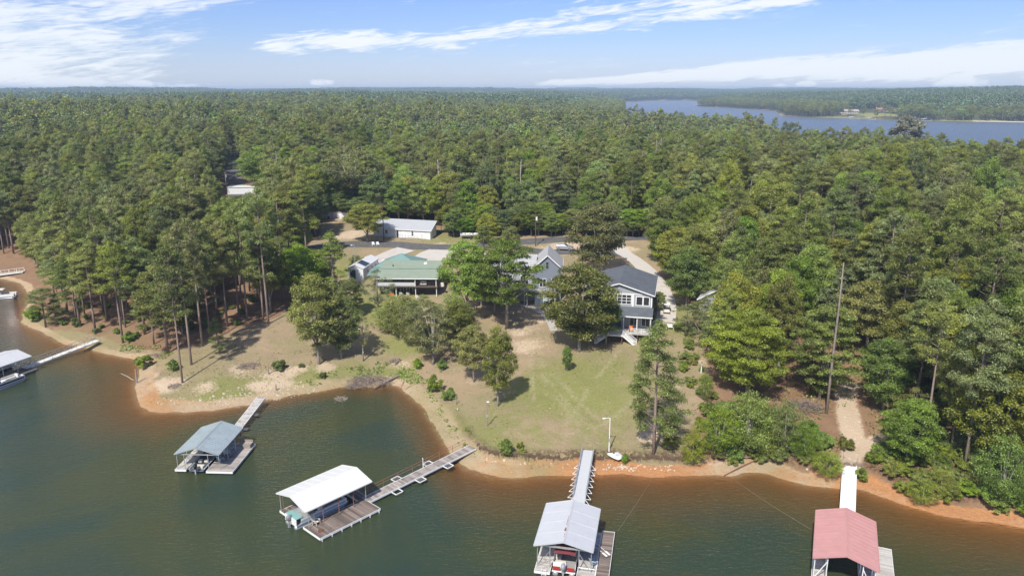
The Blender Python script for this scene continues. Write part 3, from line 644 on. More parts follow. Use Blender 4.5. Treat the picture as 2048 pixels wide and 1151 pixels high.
# ------------------------------------------------------------------ trees and bushes one can point to
HERO = [
 # kind, foot x, foot y, top y, width, name, label, category
 ('pine1', 365, 765, 486, 74, 'pine_tree', 'tall leaning pine nearest the tip of the left point, brush at its foot', 'tree'),
 ('pine0', 383, 729, 440, 80, 'pine_tree', 'thick dark trunked pine just inland of the leaning pine on the left point', 'tree'),
 ('pine3', 405, 692, 430, 78, 'pine_tree', 'tall pine standing behind the thick trunked pine of the left point', 'tree'),
 ('pine4', 336, 706, 515, 108, 'pine_tree', 'broad bushy pine with low branches beside the small cove on the left', 'tree'),
 ('pine1', 246, 685, 478, 72, 'pine_tree', 'pine with bare trunk on the bank right of the white gangway', 'tree'),
 ('pine0', 191, 663, 492, 70, 'pine_tree', 'pine standing straight behind the landing of the white gangway', 'tree'),
 ('pine2', 160, 652, 505, 66, 'pine_tree', 'slim pine left of the landing of the white gangway', 'tree'),
 ('pine3', 214, 640, 455, 74, 'pine_tree', 'tall pine on brown needle litter behind the gangway landing', 'tree'),
 ('pine1', 92, 654, 575, 62, 'pine_tree', 'small pine leaning out over the water at the far left tip', 'tree'),
 ('ypine0', 114, 650, 600, 34, 'pine_tree', 'short thin pine beside the leaning one at the far left tip', 'tree'),
 ('pine0', 455, 652, 438, 70, 'pine_tree', 'first tall pine of the row shading the left lawn edge', 'tree'),
 ('pine3', 478, 633, 420, 72, 'pine_tree', 'second tall pine of the row shading the left lawn edge', 'tree'),
 ('pine1', 495, 640, 402, 72, 'pine_tree', 'third tall pine of the row, foot in the long shadow', 'tree'),
 ('pine3', 537, 648, 372, 76, 'pine_tree', 'tallest pine at the right end of the row beside the open lawn', 'tree'),
 ('ypine1', 440, 706, 634, 34, 'pine_tree', 'young sparse pine standing alone in the shadow on the left point', 'tree'),
 ('pine4', 290, 668, 470, 84, 'pine_tree', 'leafy pine behind the small weedy cove on the left', 'tree'),
 ('pine2', 614, 520, 352, 66, 'pine_tree', 'tall half bare pine rising left of the round shrub', 'tree'),
 ('ypine1', 668, 588, 466, 66, 'pine_tree', 'sparse pine with drooping limbs in front of the white camper', 'tree'),
 ('oak3', 638, 728, 545, 98, 'oak_tree', 'round leafy oak at the left edge of the cove lawn', 'tree'),
 ('oak2', 684, 716, 584, 84, 'oak_tree', 'dark oak close to the right of the round leafy oak', 'tree'),
 ('sparse0', 726, 722, 618, 44, 'oak_tree', 'thin nearly leafless tree left of the green lawn by the cove', 'tree'),
 ('sparse0', 758, 636, 532, 68, 'oak_tree', 'grey barked sparse tree in front of the green roofed house deck', 'tree'),
 ('olive1', 866, 728, 594, 104, 'oak_tree', 'open olive coloured tree above the brush at the cove head', 'tree'),
 ('oak3', 912, 706, 604, 84, 'oak_tree', 'leafy tree between the olive tree and the lawn oaks', 'tree'),
 ('oak1', 948, 763, 648, 76, 'oak_tree', 'left one of the two oaks on the bare slope above the cove', 'tree'),
 ('oak3', 995, 812, 652, 70, 'oak_tree', 'right and nearer one of the two oaks above the cove, round shadow beside it', 'tree'),
 ('oak1', 934, 642, 476, 98, 'oak_tree', 'bright green dense tree left of the pale grey house', 'tree'),
 ('sparse1', 1014, 656, 474, 152, 'oak_tree', 'big sparse oak with pale trunk in front of the grey house', 'tree'),
 ('ypine0', 966, 528, 448, 52, 'pine_tree', 'small tree between the road and the sparse pale trunked oak', 'tree'),
 ('oak2', 1160, 702, 522, 148, 'oak_tree', 'large dark oak standing left of the charcoal roofed house', 'tree'),
 ('oak1', 1212, 690, 590, 60, 'oak_tree', 'smaller oak touching the charcoal roofed house deck', 'tree'),
 ('bright1', 1134, 742, 690, 24, 'sapling', 'little green sapling alone on the lawn', 'tree'),
 ('oak0', 1193, 556, 398, 122, 'oak_tree', 'big round oak by the road behind the charcoal roofed house', 'tree'),
 ('tall0', 1307, 906, 638, 112, 'oak_tree', 'tall ragged tree standing alone near the shore of the open lawn', 'tree'),
 ('olive1', 1296, 652, 574, 56, 'small_tree', 'small thin tree by the right corner of the charcoal roofed house', 'tree'),
 ('bright0', 1318, 622, 582, 26, 'small_tree', 'small green tree between the charcoal roofed house and the golf cart', 'tree'),
 ('gold0', 1492, 788, 610, 150, 'cypress_tree', 'wide yellow green feathery tree right of the lawn', 'tree'),
 ('feather0', 1412, 700, 612, 72, 'small_tree', 'pale feathery small tree leaning left of the yellow green tree', 'tree'),
 ('feather1', 1640, 796, 600, 128, 'cypress_tree', 'wide drooping green tree behind the bare pole trunk', 'tree'),
 ('oak3', 1557, 742, 548, 74, 'oak_tree', 'dark slender oak between the yellow green and drooping trees', 'tree'),
 ('oak1', 1733, 706, 556, 104, 'oak_tree', 'forked oak with pale trunk at the top of the path', 'tree'),
 ('pole0', 1653, 826, 524, 30, 'dead_pine', 'long bare dead trunk standing beside the path to the red roofed dock', 'tree'),
 ('pine3', 1848, 896, 596, 86, 'pine_tree', 'left one of the tall pines on the right shore, thin grey trunk', 'tree'),
 ('pine0', 1928, 936, 590, 100, 'pine_tree', 'tall pine on the right shore with its trunk clear of the bushes', 'tree'),
 ('pine2', 1900, 906, 640, 64, 'pine_tree', 'slim reddish pine between the two tall right shore pines', 'tree'),
 ('pine1', 2036, 930, 552, 112, 'pine_tree', 'tall pine at the right edge of the view', 'tree'),
 ('pine3', 1450, 760, 560, 40, 'pine_tree', 'slim pine behind the left side of the yellow green tree', 'tree'),
 ('oak2', 1768, 820, 668, 96, 'oak_tree', 'dark leafy oak right of the path bend', 'tree'),
 ('olive1', 1815, 880, 770, 80, 'oak_tree', 'olive shrubby tree right of the path, beside the tall left pine', 'tree'),
 ('oak1', 735, 484, 404, 78, 'oak_tree', 'dark vase shaped oak beside the long white building', 'tree'),
 ('bright0', 527, 384, 288, 92, 'oak_tree', 'big bright green tree behind the white trailer on the left', 'tree'),
 ('bright1', 590, 384, 300, 78, 'oak_tree', 'bright green tree touching the big one behind the white trailer', 'tree'),
 ('olive2', 704, 432, 288, 116, 'oak_tree', 'tall olive tree with forked pale trunk behind the white building', 'tree'),
 ('gold1', 1530, 520, 362, 112, 'oak_tree', 'bright yellow green tree in the middle of the right wood', 'tree'),
 ('oak2', 700, 634, 552, 54, 'oak_tree', 'dark tree below the white shed', 'tree'),
 ('thick1', 800, 676, 588, 84, 'tall_shrub', 'wide dark thicket shrub under the green roofed house', 'shrub'),
 ('olive1', 846, 692, 582, 88, 'oak_tree', 'olive tree right of the white flowered shrub', 'tree'),
 ('thick0', 906, 662, 586, 78, 'tall_shrub', 'bright thicket shrub at the foot of the bright green tree', 'shrub'),
 ('pine1', 556, 566, 430, 64, 'pine_tree', 'pine standing in front of the white roofed blue cottage', 'tree'),
 ('oak1', 520, 590, 505, 60, 'oak_tree', 'dark tree among the pine trunks before the blue cottage', 'tree'),
 ('bright1', 604, 600, 488, 96, 'oak_tree', 'bright small tree left of the white camper', 'tree'),
 ('oak0', 1400, 585, 440, 110, 'oak_tree', 'grey green tree right of the concrete drive', 'tree'),
 ('oak3', 1345, 560, 470, 80, 'oak_tree', 'leafy tree where the concrete drive leaves the road', 'tree'),
 ('oak1', 1354, 566, 452, 92, 'oak_tree', 'large leafy tree overhanging the upper half of the concrete drive', 'tree'),
 ('oak3', 1372, 618, 492, 84, 'oak_tree', 'dark leafy tree overhanging the lower half of the concrete drive', 'tree'),
 ('oak2', 958, 608, 505, 70, 'oak_tree', 'dark tree at the left corner of the pale grey house', 'tree'),
 ('oak0', 1322, 524, 430, 76, 'oak_tree', 'leafy tree covering the top bend of the concrete drive', 'tree'),
 ('oak1', 990, 628, 530, 72, 'oak_tree', 'dark tree in front of the left half of the pale grey house', 'tree'),
 ('feather0', 1372, 668, 600, 70, 'small_tree', 'feathery pale small tree at the lower end of the concrete drive', 'tree'),
 ('olive1', 1408, 668, 584, 64, 'oak_tree', 'olive small tree in front of the grey cottage right of the drive', 'tree'),
 ('oak0', 1020, 520, 448, 46, 'small_tree', 'small tree between road and grey house roof', 'tree'),
 ('oak2', 975, 490, 425, 50, 'small_tree', 'dark small tree behind the road near the parked boat', 'tree'),
 ('snag0', 1042, 446, 318, 44, 'dead_pine', 'tall pale dead tree with branches behind the road', 'tree'),
 ('pole0', 967, 446, 315, 20, 'dead_pine', 'pale bare trunk left in the row behind the road', 'tree'),
 ('pole0', 979, 440, 318, 20, 'dead_pine', 'pale bare trunk in the middle of the row behind the road', 'tree'),
 ('pole0', 993, 450, 312, 20, 'dead_pine', 'pale bare trunk on the right of the row behind the road', 'tree'),
 ('snag1', 878, 440, 318, 44, 'dead_pine', 'half dead branchy pine behind the white building roof end', 'tree'),
 ('grey0', 1806, 330, 228, 66, 'cypress_tree', 'greyish round topped tree standing against the far lake', 'tree'),
 ('bush1', 716, 537, 499, 35, 'round_shrub', 'neatly clipped round shrub beside the lamp post', 'shrub'),
 ('bush1', 776, 668, 606, 58, 'shrub', 'dark rounded shrub below the green roofed house', 'shrub'),
 ('bush1', 812, 652, 598, 52, 'shrub', 'shrub with white flowers below the green roofed house', 'shrub'),
 ('bush1', 820, 690, 630, 44, 'shrub', 'shrub behind the bright lawn at the cove head', 'shrub'),
 ('bush0', 1012, 909, 874, 36, 'shrub', 'bright shrub on the bank between wooden and metal walkways', 'shrub'),
 ('bush1', 1041, 896, 878, 17, 'shrub', 'small dark shrub right of the bright bank shrub', 'shrub'),
 ('bush2', 1046, 905, 893, 14, 'shrub', 'tiny yellowish shrub near the bank right of the bright shrub', 'shrub'),
 ('bush0', 869, 783, 746, 38, 'shrub', 'bright shrub on the cove bank', 'shrub'),
 ('bush1', 898, 798, 768, 30, 'shrub', 'reddish green shrub below the bright cove bank shrub', 'shrub'),
 ('bush0', 835, 736, 714, 24, 'shrub', 'left one of two small shrubs above the cove', 'shrub'),
 ('bush0', 884, 740, 716, 22, 'shrub', 'right one of two small shrubs above the cove', 'shrub'),
 ('bush1', 560, 738, 712, 30, 'shrub', 'low green shrub on the left bank near the weathered post', 'shrub'),
 ('bush1', 604, 734, 722, 13, 'shrub', 'small round shrub on the bare left bank', 'shrub'),
 ('bush1', 647, 755, 740, 16, 'shrub', 'dark small shrub on the green bank left of the brush pile', 'shrub'),
 ('bush0', 347, 741, 716, 26, 'shrub', 'bright little shrub at the foot of the leaning pine', 'shrub'),
 ('bush1', 290, 733, 700, 34, 'shrub', 'dull green shrub overhanging the small left cove', 'shrub'),
 ('bush0', 70, 640, 608, 36, 'shrub', 'bright shrub at the far left tip of the point', 'shrub'),
 ('bush0', 259, 683, 660, 22, 'shrub', 'bright shrub beside the pine right of the gangway', 'shrub'),
 ('bush0', 1250, 926, 904, 17, 'shrub', 'small shrub on the bank right of the washed up boat', 'shrub'),
 ('bush2', 1341, 895, 864, 32, 'shrub', 'yellow shrub in the shadow beside the lone ragged tree', 'shrub'),
 ('bush2', 1384, 932, 858, 56, 'shrub', 'yellow green shrub at the left end of the shore thicket', 'shrub'),
 ('bush0', 1442, 908, 812, 84, 'shrub', 'tall green shrub in the left half of the shore thicket', 'shrub'),
 ('bush0', 1498, 912, 784, 112, 'shrub', 'largest bright shrub in the middle of the shore thicket', 'shrub'),
 ('bush2', 1532, 914, 856, 54, 'shrub', 'yellow green shrub low in the middle of the shore thicket', 'shrub'),
 ('bush1', 1566, 902, 800, 76, 'shrub', 'dark green shrub right of the largest thicket shrub', 'shrub'),
 ('bush0', 1606, 916, 848, 58, 'shrub', 'bright shrub at the right end of the shore thicket', 'shrub'),
 ('bush0', 1655, 950, 902, 66, 'shrub', 'low bright shrub left of the white gangway landing', 'shrub'),
 ('bush1', 1690, 897, 866, 32, 'shrub', 'small shrub beside the sandy path', 'shrub'),
 ('bush1', 1466, 930, 905, 22, 'shrub', 'little palm like shrub at the water below the thicket', 'shrub'),
 ('bush0', 1722, 962, 932, 26, 'shrub', 'small shrub right of the white gangway landing', 'shrub'),
 ('bush2', 1793, 905, 862, 40, 'shrub', 'yellow shrub at the foot of the dark oaks right of the path', 'shrub'),
 ('bush2', 1845, 1008, 960, 60, 'shrub', 'yellow shrub lowest on the right bank above the orange shore', 'shrub'),
 ('bush2', 1880, 985, 940, 50, 'shrub', 'rusty yellow shrub right of the lowest right bank shrub', 'shrub'),
 ('bush0', 2000, 1010, 870, 96, 'shrub', 'tall bright shrub in the lower right corner', 'shrub'),
 ('bush1', 1410, 800, 745, 36, 'shrub', 'upright dark shrub at the right edge of the lawn', 'shrub'),
]
P['sparse0'] = (*make_broad(15, 9, .25, 2.6, .17, 46, 91, 'olive', open_=.25, vary=.8, limbs=20), 15, 9)
P['sparse1'] = (*make_broad(15, 12, .26, 4.4, .17, 100, 97, 'oak', open_=.08, vary=.76, limbs=26, flat=.6), 15, 12)
P['olive1'] = (*make_broad(15, 9, .10, 3.6, .17, 74, 92, 'olive', open_=.15, vary=.85, limbs=16), 15, 9)
P['olive2'] = (*make_broad(18, 9, .36, 3.6, .18, 64, 93, 'olive', open_=.1, vary=.9, limbs=16), 18, 9)
P['tall0'] = (*make_pine(18, 7.8, .14, 5.2, .15, 74, 94, 'oak', .55, .58), 18, 7.8)
P['gold0'] = (*make_broad(12, 12, .06, 4.6, .16, 130, 95, 'gold', vary=.85, limbs=14, flat=.42), 12, 12)
P['gold1'] = (*make_broad(15, 10, .2, 4, .18, 70, 96, 'gold', vary=.9, limbs=10), 15, 10)
P['feather0'] = (*make_broad(8, 7, .1, 3, .14, 60, 98, 'olive', open_=.2, vary=.8, limbs=18, flat=.4), 8, 7)
P['feather1'] = (*make_broad(15, 11, .04, 4.4, .17, 130, 99, 'bright', vary=.85, limbs=12, flat=.42), 15, 11)
P['grey0'] = (*make_broad(20, 12, .3, 2.4, .32, 90, 89, 'grey', vary=.85, limbs=10), 20, 12)
def pole_mesh():
    t = MB(); t.path([(0, 0, -.5), (.05, 0, 7), (.0, .05, 14), (.05, 0, 20)], [.27, .22, .17, .10], 8)
    for z, a in ((12, 1), (16, 4), (18, 2.5)): t.path([(0, 0, z), (math.cos(a) * .5, math.sin(a) * .5, z + .2)], [.05, .03], 4)
    r8 = random.Random(2)
    for k in range(16): z = 7 + k * .8; a = r8.uniform(0, 6.3); L = r8.uniform(.25, .9); t.path([(0, 0, z), (math.cos(a) * L, math.sin(a) * L, z + .15)], [.05, .02], 4)
    return t.mesh('trunk', mat('bark_bare', (.27, .22, .185), .95, .35, 2.0), True)
P['pole0'] = (pole_mesh(), None, 20, 3.0)
P['thick0'] = (*make_broad(6, 6, .02, 2.6, .11, 110, 140, 'bright', vary=.85, limbs=6), 6, 6)
P['thick1'] = (*make_broad(6, 6, .02, 2.6, .11, 110, 141, 'oak', vary=.85, limbs=6), 6, 6)
P['thick2'] = (*make_broad(6, 6, .02, 2.6, .11, 90, 142, 'gold', vary=.85, limbs=6), 6, 6)
for h in HERO: 
    kind, bx_, by_, ty_, w_, nm, lb, ct = h
    if kind.startswith('bush') and by_ - ty_ > 42: kind = 'thick' + {'0': '0', '1': '1', '2': '2'}[kind[-1]]
    if kind == 'pole0': w_ = 30 if by_ > 800 else 8
    px_tree(kind, bx_, by_, ty_, w_, nm, lb, ct)
r_e = random.Random(77)
EDGE = [((890, 1320), (462, 474), (398, 432), 34, 'low leafy tree at the wood edge behind the road', 'low trees along the road'), ((560, 660), (505, 585), (455, 520), 10, 'low leafy tree in the thicket left of the white shed', 'low trees left of the white shed'),
        ((1350, 1440), (500, 640), (440, 560), 16, 'low leafy tree along the right side of the concrete drive', 'low trees right of the drive'), ((640, 760), (428, 440), (372, 400), 8, 'low leafy tree behind the low pale shed', 'low trees behind the pale shed')]
for xr, br, tr2, n_, lb_, gp_ in EDGE:
    for k_ in range(n_):
        f_ = (k_ + r_e.uniform(.1, .9)) / n_; bx2 = xr[0] + (xr[1] - xr[0]) * f_; v_ = r_e.random(); by2 = br[0] + (br[1] - br[0]) * (v_ if n_ == 34 else f_ * .7 + v_ * .3)
        px_tree(r_e.choice(['oak0', 'oak1', 'oak2', 'oak3', 'bright0', 'olive0']), bx2, by2, tr2[0] + (by2 - br[0]) * .8 + r_e.uniform(0, 26), r_e.uniform(38, 58), 'small_tree', lb_, 'tree', gp_)
NHERO = len(TREES)

# ------------------------------------------------------------------ the woods
def project(x, y, z):
    dy = y; dz = z - CAMH; c, s = math.cos(PITCH), math.sin(PITCH)
    zc = dy * c - dz * s; v = -(dy * s + dz * c)
    return 1024 + FPX * x / zc, 575.5 + FPX * v / zc
def jitter_grid(x0, x1, y0, y1, s, rs):
    a, b = np.meshgrid(np.arange(x0, x1, s), np.arange(y0, y1, s)); a = a.ravel() + rs.uniform(-.42, .42, a.size) * s; b = b.ravel() + rs.uniform(-.42, .42, b.size) * s
    return a, b
rs = np.random.default_rng(21)
HOUSES = []   # (x, y, radius) kept free of random trees
for px, py, r in [(820, 580, 13), (730, 555, 8), (1020, 590, 12), (1250, 640, 12), (820, 468, 14), (480, 392, 9), (540, 540, 8), (1425, 640, 8), (1725, 610, 6), (945, 478, 5), (700, 445, 8), (1330, 600, 5), (1335, 640, 4)]:
    q = hit(px, py); HOUSES.append((q[0], q[1], r))
def keep_mask(x, y, marg=1.5):
    d1 = sdn(x, y); d2 = sdist(x, y, FAR)
    k = (d1 > 3.5) & (d2 > 4)
    for c in CLEAR + [LANE]: k &= ~inside(x, y, c)
    for hx, hy, hr in HOUSES: k &= np.hypot(x - hx, y - hy) > hr
    return k, d1, d2
# nearest woods, one by one
xa, ya = jitter_grid(-230, 260, 70, 430, 5.6, rs)
px_, _ = project(xa, ya, 20.0); k, d1, d2 = keep_mask(xa, ya); k &= (px_ > -220) & (px_ < 2270)
tx, ty_, tr = np.array([t[0] for t in TREES]), np.array([t[1] for t in TREES]), np.array([t[2] for t in TREES])
for i in np.nonzero(k)[0]:
    if np.any(np.hypot(tx - xa[i], ty_ - ya[i]) < np.minimum(tr * .75, 4.5)): k[i] = False
xa, ya, d1 = xa[k], ya[k], d1[k]; order = np.argsort(ya + .25 * np.abs(xa)); xa, ya, d1 = xa[order], ya[order], d1[order]
zone = fbm(xa, ya, 1 / 45., 3, 40)
cnt = {'p': 0, 'b': 0}; rest = []
LAB = {
 ('p', 'L'): ('tall pine in the dense wood left of the green roofed house', 'pines of the left wood'),
 ('p', 'M'): ('pine in the wood behind the road and the white building', 'pines behind the road'),
 ('p', 'R'): ('tall pine in the dense wood right of the charcoal roofed house', 'pines of the right wood'),
 ('b', 'L'): ('leafy hardwood among the pines left of the green roofed house', 'hardwoods of the left wood'),
 ('b', 'M'): ('leafy hardwood at the wood edge behind the road', 'hardwoods behind the road'),
 ('b', 'R'): ('leafy hardwood in the dense wood right of the charcoal roofed house', 'hardwoods of the right wood')}
Hn = np.maximum(height(xa, ya), 0)
for i in range(len(xa)):
    x, y, z = xa[i], ya[i], Hn[i]
    side = 'L' if (x < -45 and y < 200 + .0 * x) or x < -90 else ('R' if x > 32 else 'M')
    pf = {'L': .86, 'M': .48, 'R': .50}[side] + (zone[i] - .5) * .9
    young = side == 'M' and y > 290 and zone[i] > .42
    r0 = rs.random()
    if r0 < pf:
        kd = 'ypine%d' % rs.integers(2) if young else 'pine%d' % rs.choice(5, p=[.2, .2, .15, .32, .13] if side == 'M' else [.22, .22, .2, .2, .16])
        h_ = rs.normal(12.5, 1.3) if young else rs.normal({'L': 19.0, 'M': 17.5, 'R': 18.2}[side], 3.3)
        w_ = (5.4 if young else 7.8) * rs.uniform(.72, 1.28); t = 'p'
    else:
        kd = ['oak0', 'oak1', 'oak2', 'oak3', 'olive0', 'bright0'][rs.choice(6, p=[.21, .21, .21, .21, .1, .06])]
        h_ = rs.normal(14.0, 2.4); w_ = rs.uniform(6.8, 10.2); t = 'b'
    if rs.random() < .07: h_ *= 1.18
    if rs.random() < .015: kd = 'snag%d' % rs.integers(2); h_ = rs.uniform(14, 20); w_ = 4
    if d1[i] < 9: h_ *= .82
    if x > 42 and d1[i] < 21 and rs.random() < .8: continue
    h_ = float(np.clip(h_, 8, 24)); qx = project(x, y, z + h_)[0]
    for v0, v1, vy, ym in ((420, 534, 392, 284), (640, 692, 444, 238)):
        if v0 < qx < v1 and y < ym: h_ = min(h_, P3(qx, vy, y).z - z)
    if h_ < 5: continue
    ppx, ppy = project(x, y, z + h_ * .75)
    if not kd.startswith('snag') and cnt[t] < 290 and -20 < ppx < 2068 and ppy < 1150:
        cnt[t] += 1; lb, gp = LAB[(t, side)]
        put_tree(kd, x, y, h_, w_, 'pine_tree' if t == 'p' else 'hardwood_tree', lb, 'tree', gp, z=z - .1)
    else: rest.append((x, y, z - .1, kd, h_, w_))
# saplings and undergrowth under the wood edge and on the right bank
UND = [hits(p) for p in ([(1740, 920), (1790, 860), (1900, 880), (2090, 900), (2090, 1035), (1960, 1020), (1870, 1010), (1800, 985)], [(1390, 830), (1480, 800), (1620, 850), (1650, 905), (1560, 925), (1400, 925)], [(1700, 700), (2090, 760), (2090, 890), (1900, 880), (1790, 860)],
                         [(1540, 880), (1640, 880), (1660, 930), (1600, 940)], [(1352, 650), (1420, 700), (1428, 800), (1390, 880), (1372, 800), (1350, 710)], [(100, 655), (240, 680), (470, 655), (520, 600), (300, 590), (100, 610)])]
ub = 0
for ui, pl in enumerate(UND):
    xs = [p[0] for p in pl]; ys = [p[1] for p in pl]
    a, b_ = jitter_grid(min(xs), max(xs), min(ys), max(ys), [1.7, 2.1, 3.0, 2.0, 2.8, 4.2][ui], rs); m = inside(a, b_, pl) & (sdn(a, b_) > 2.4)
    for x, y in zip(a[m], b_[m]):
        kd = 'bush%d' % rs.choice(3, p=[.42, .43, .15]); s = rs.uniform(.6, 1.15) * (.7 if ui > 3 else 1)
        put_tree(kd, x, y, 2.3 * s * (1.25 if ui == 2 else 1), 2.9 * s, 'shrub', ['leafy shrub on the right bank below the tall pines', 'leafy shrub in the thicket along the open shore', 'undergrowth shrub beneath the trees of the right wood', 'low shrub between the thicket and the white gangway', 'scattered shrub at the right edge of the lawn', 'undergrowth shrub beneath the pines of the left point'][ui], 'shrub',
                 ['shrubs of the right bank', 'shrubs of the shore thicket', 'undergrowth of the right wood', 'shrubs left of the white gangway', 'shrubs at the right lawn edge', 'undergrowth of the left point'][ui]); ub += 1
print('individual', cnt, 'rest', len(rest), 'shrubs', ub)

# the rest of the woods: one object each, trees instanced on points
def joined(kind, name):
    tm, cm, H0, W0 = P[kind]; o1 = bpy.data.objects.new(name, tm.copy())
    bm = bmesh.new(); bm.from_mesh(tm); n0 = len(bm.faces)
    lay = bm.faces.layers.float.get('tint') or bm.faces.layers.float.new('tint')
    if cm is not None:
        bm.from_mesh(cm)
        tt = np.zeros(len(cm.polygons), np.float32); cm.attributes['tint'].data.foreach_get('value', tt)
        bm.faces.ensure_lookup_table(); lay = bm.faces.layers.float.get('tint')
        for j in range(n0, len(bm.faces)): f = bm.faces[j]; f.material_index = 1; f[lay] = float(tt[j - n0])
    me = bpy.data.meshes.new(name); bm.to_mesh(me); bm.free()
    me.materials.append(tm.materials[0]); 
    if cm is not None: me.materials.append(cm.materials[0])
    return bpy.data.objects.new(name, me)
def low(kind_fn, *a, **k):
    return kind_fn(*a, **k)
src_col = bpy.data.collections.new('wood_sources')
srcs = []
def add_src(o, H0, W0): src_col.objects.link(o); srcs.append((o.name, H0, W0)); return len(srcs) - 1
names = ['pine0', 'pine1', 'pine2', 'pine3', 'pine4', 'ypine0', 'ypine1', 'oak0', 'oak1', 'oak2', 'oak3', 'olive0', 'bright0', 'snag0', 'snag1']
SI = {}
for i, n_ in enumerate(names): SI[n_] = i; add_src(joined(n_, 'wood_%02d' % i), P[n_][2], P[n_][3])
# lighter-weight trees for the middle distance
for i in range(3): P['lp%d' % i] = (*make_pine(22, 8.6, [.45, .5, .36][i], .42, .62, 36, 110 + i), 22, 8.6)
for i in range(2): P['ly%d' % i] = (*make_pine(13, 5.2, .15, .40, .55, 28, 120 + i, 'pine2', 1.0, .8), 13, 5.2)
for i in range(2): P['lo%d' % i] = (*make_broad(15, 9.5, .22, .42, .62, 48, 130 + i, 'oak', limbs=4), 15, 9.5)
P['lb0'] = (*make_broad(15, 9.5, .22, .42, .62, 48, 133, 'bright', limbs=3), 15, 9.5)
for i, n_ in enumerate(['lp0', 'lp1', 'lp2', 'ly0', 'ly1', 'lo0', 'lo1', 'lb0']): SI[n_] = len(srcs); add_src(joined(n_, 'wood_%02d' % (20 + i)), P[n_][2], P[n_][3])
# a 45 m stand of small crowns for the far shores
def stand(seed):
    r = random.Random(seed); cr = Crown(); t = MB()
    for k in range(34):
        x, y = r.uniform(-25, 25), r.uniform(-25, 25); h = r.uniform(16, 23); w = r.uniform(2.8, 4.6)
        for q in range(3):
            cr.clump((x + r.uniform(-1.5, 1.5), y + r.uniform(-1.5, 1.5), h - w * .75 - q * w * .55), (w, w, w * .8), 34, 1.9, r.uniform(.15, .9), 1.0, .4, .6, .55)
        if k % 3 == 0: t.path([(x, y, -2), (x, y, h - 3)], [.35, .2], 4)
    return t.mesh('trunk', bark_pine, True), cr.mesh('crown', LM['far']), 20, 50
for i in range(3): P['st%d' % i] = stand(i); SI['st%d' % i] = len(srcs); add_src(joined('st%d' % i, 'wood_%02d' % (40 + i)), 20, 50)

def wood_object(name, rows):
    """rows: x y z rot sxy sz index"""
    A = np.array(rows, np.float32); me = bpy.data.meshes.new(name); me.vertices.add(len(A)); me.vertices.foreach_set('co', A[:, :3].ravel())
    v = me.attributes.new('rot', 'FLOAT', 'POINT'); v.data.foreach_set('value', A[:, 3])
    v = me.attributes.new('size', 'FLOAT_VECTOR', 'POINT'); v.data.foreach_set('vector', np.stack([A[:, 4], A[:, 4], A[:, 5]], 1).ravel())
    v = me.attributes.new('pick', 'INT', 'POINT'); v.data.foreach_set('value', A[:, 6].astype(np.int32))
    o = bpy.data.objects.new(name, me); COL.objects.link(o); tag(o, kind='stuff')
    ng = bpy.data.node_groups.new(name + '_nodes', 'GeometryNodeTree')
    ng.interface.new_socket('Geometry', in_out='INPUT', socket_type='NodeSocketGeometry'); ng.interface.new_socket('Geometry', in_out='OUTPUT', socket_type='NodeSocketGeometry')
    N = ng.nodes; L = ng.links; gi = N.new('NodeGroupInput'); go_ = N.new('NodeGroupOutput')
    ci = N.new('GeometryNodeCollectionInfo'); ci.inputs['Collection'].default_value = src_col; ci.inputs['Separate Children'].default_value = True; ci.inputs['Reset Children'].default_value = True
    mp = N.new('GeometryNodeMeshToPoints'); ip = N.new('GeometryNodeInstanceOnPoints'); ip.inputs['Pick Instance'].default_value = True
    def na(nm, tp):
        q = N.new('GeometryNodeInputNamedAttribute'); q.data_type = tp; q.inputs['Name'].default_value = nm; return q.outputs['Attribute']
    cx = N.new('ShaderNodeCombineXYZ'); L.new(na('rot', 'FLOAT'), cx.inputs[2])
    L.new(gi.outputs[0], mp.inputs['Mesh']); L.new(mp.outputs[0], ip.inputs['Points']); L.new(ci.outputs[0], ip.inputs['Instance'])
    L.new(na('pick', 'INT'), ip.inputs['Instance Index']); L.new(cx.outputs[0], ip.inputs['Rotation']); L.new(na('size', 'FLOAT_VECTOR'), ip.inputs['Scale'])
    L.new(ip.outputs[0], go_.inputs[0])
    md = o.modifiers.new('trees', 'NODES'); md.node_group = ng
    return o
rows = []
for x, y, z, kd, h_, w_ in rest:
    H0, W0 = P[kd][2:4]; rows.append((x, y, z, rs.uniform(0, 6.28), w_ / W0, h_ / H0, SI[kd]))
# tall single pines whose tops stand against the far lake
for tpx, tpy in ((1267, 224), (1317, 218), (1406, 224), (1439, 229), (1486, 221), (1517, 225), (1578, 243), (1612, 256), (1656, 252), (1689, 249), (1725, 252), (1756, 250), (1850, 262), (1878, 263), (1915, 276), (1950, 281), (1985, 277), (2012, 271), (2040, 276)):
    rd = ray(tpx, 300); yy = np.arange(250, 1200, 4.0); xx = yy * rd[0] / rd[1]; dd_ = sdist(xx, yy, FAR); j_ = int(np.argmax(dd_ < 9)); x, y = xx[j_], yy[j_]; z = gz(x, y); h_ = min(30, P3(tpx, tpy, y).z - z); kd = ['pine1', 'pine3', 'pine0'][tpx % 3]
    rows.append((x, y, z - .1, rs.uniform(0, 6.28), rs.uniform(7, 10) / 8.4, h_ / 22, SI[kd]))
    for _ in range(3): rows.append((x + rs.uniform(-16, 16), y - rs.uniform(4, 22), z, rs.uniform(0, 6.28), 1.0, h_ * rs.uniform(.74, .92) / 22, SI['pine%d' % rs.integers(5)]))
xb, yb = jitter_grid(-1000, 1000, 430, 1250, 8.2, rs); q0, _ = project(xb, yb, 25.0); m = (q0 > -180) & (q0 < 2230); xb, yb = xb[m], yb[m]
k, d1, d2 = keep_mask(xb, yb); xb, yb = xb[k], yb[k]; zb = height(xb, yb, (d1[k], d2[k])); zn = fbm(xb, yb, 1 / 90., 3, 41)
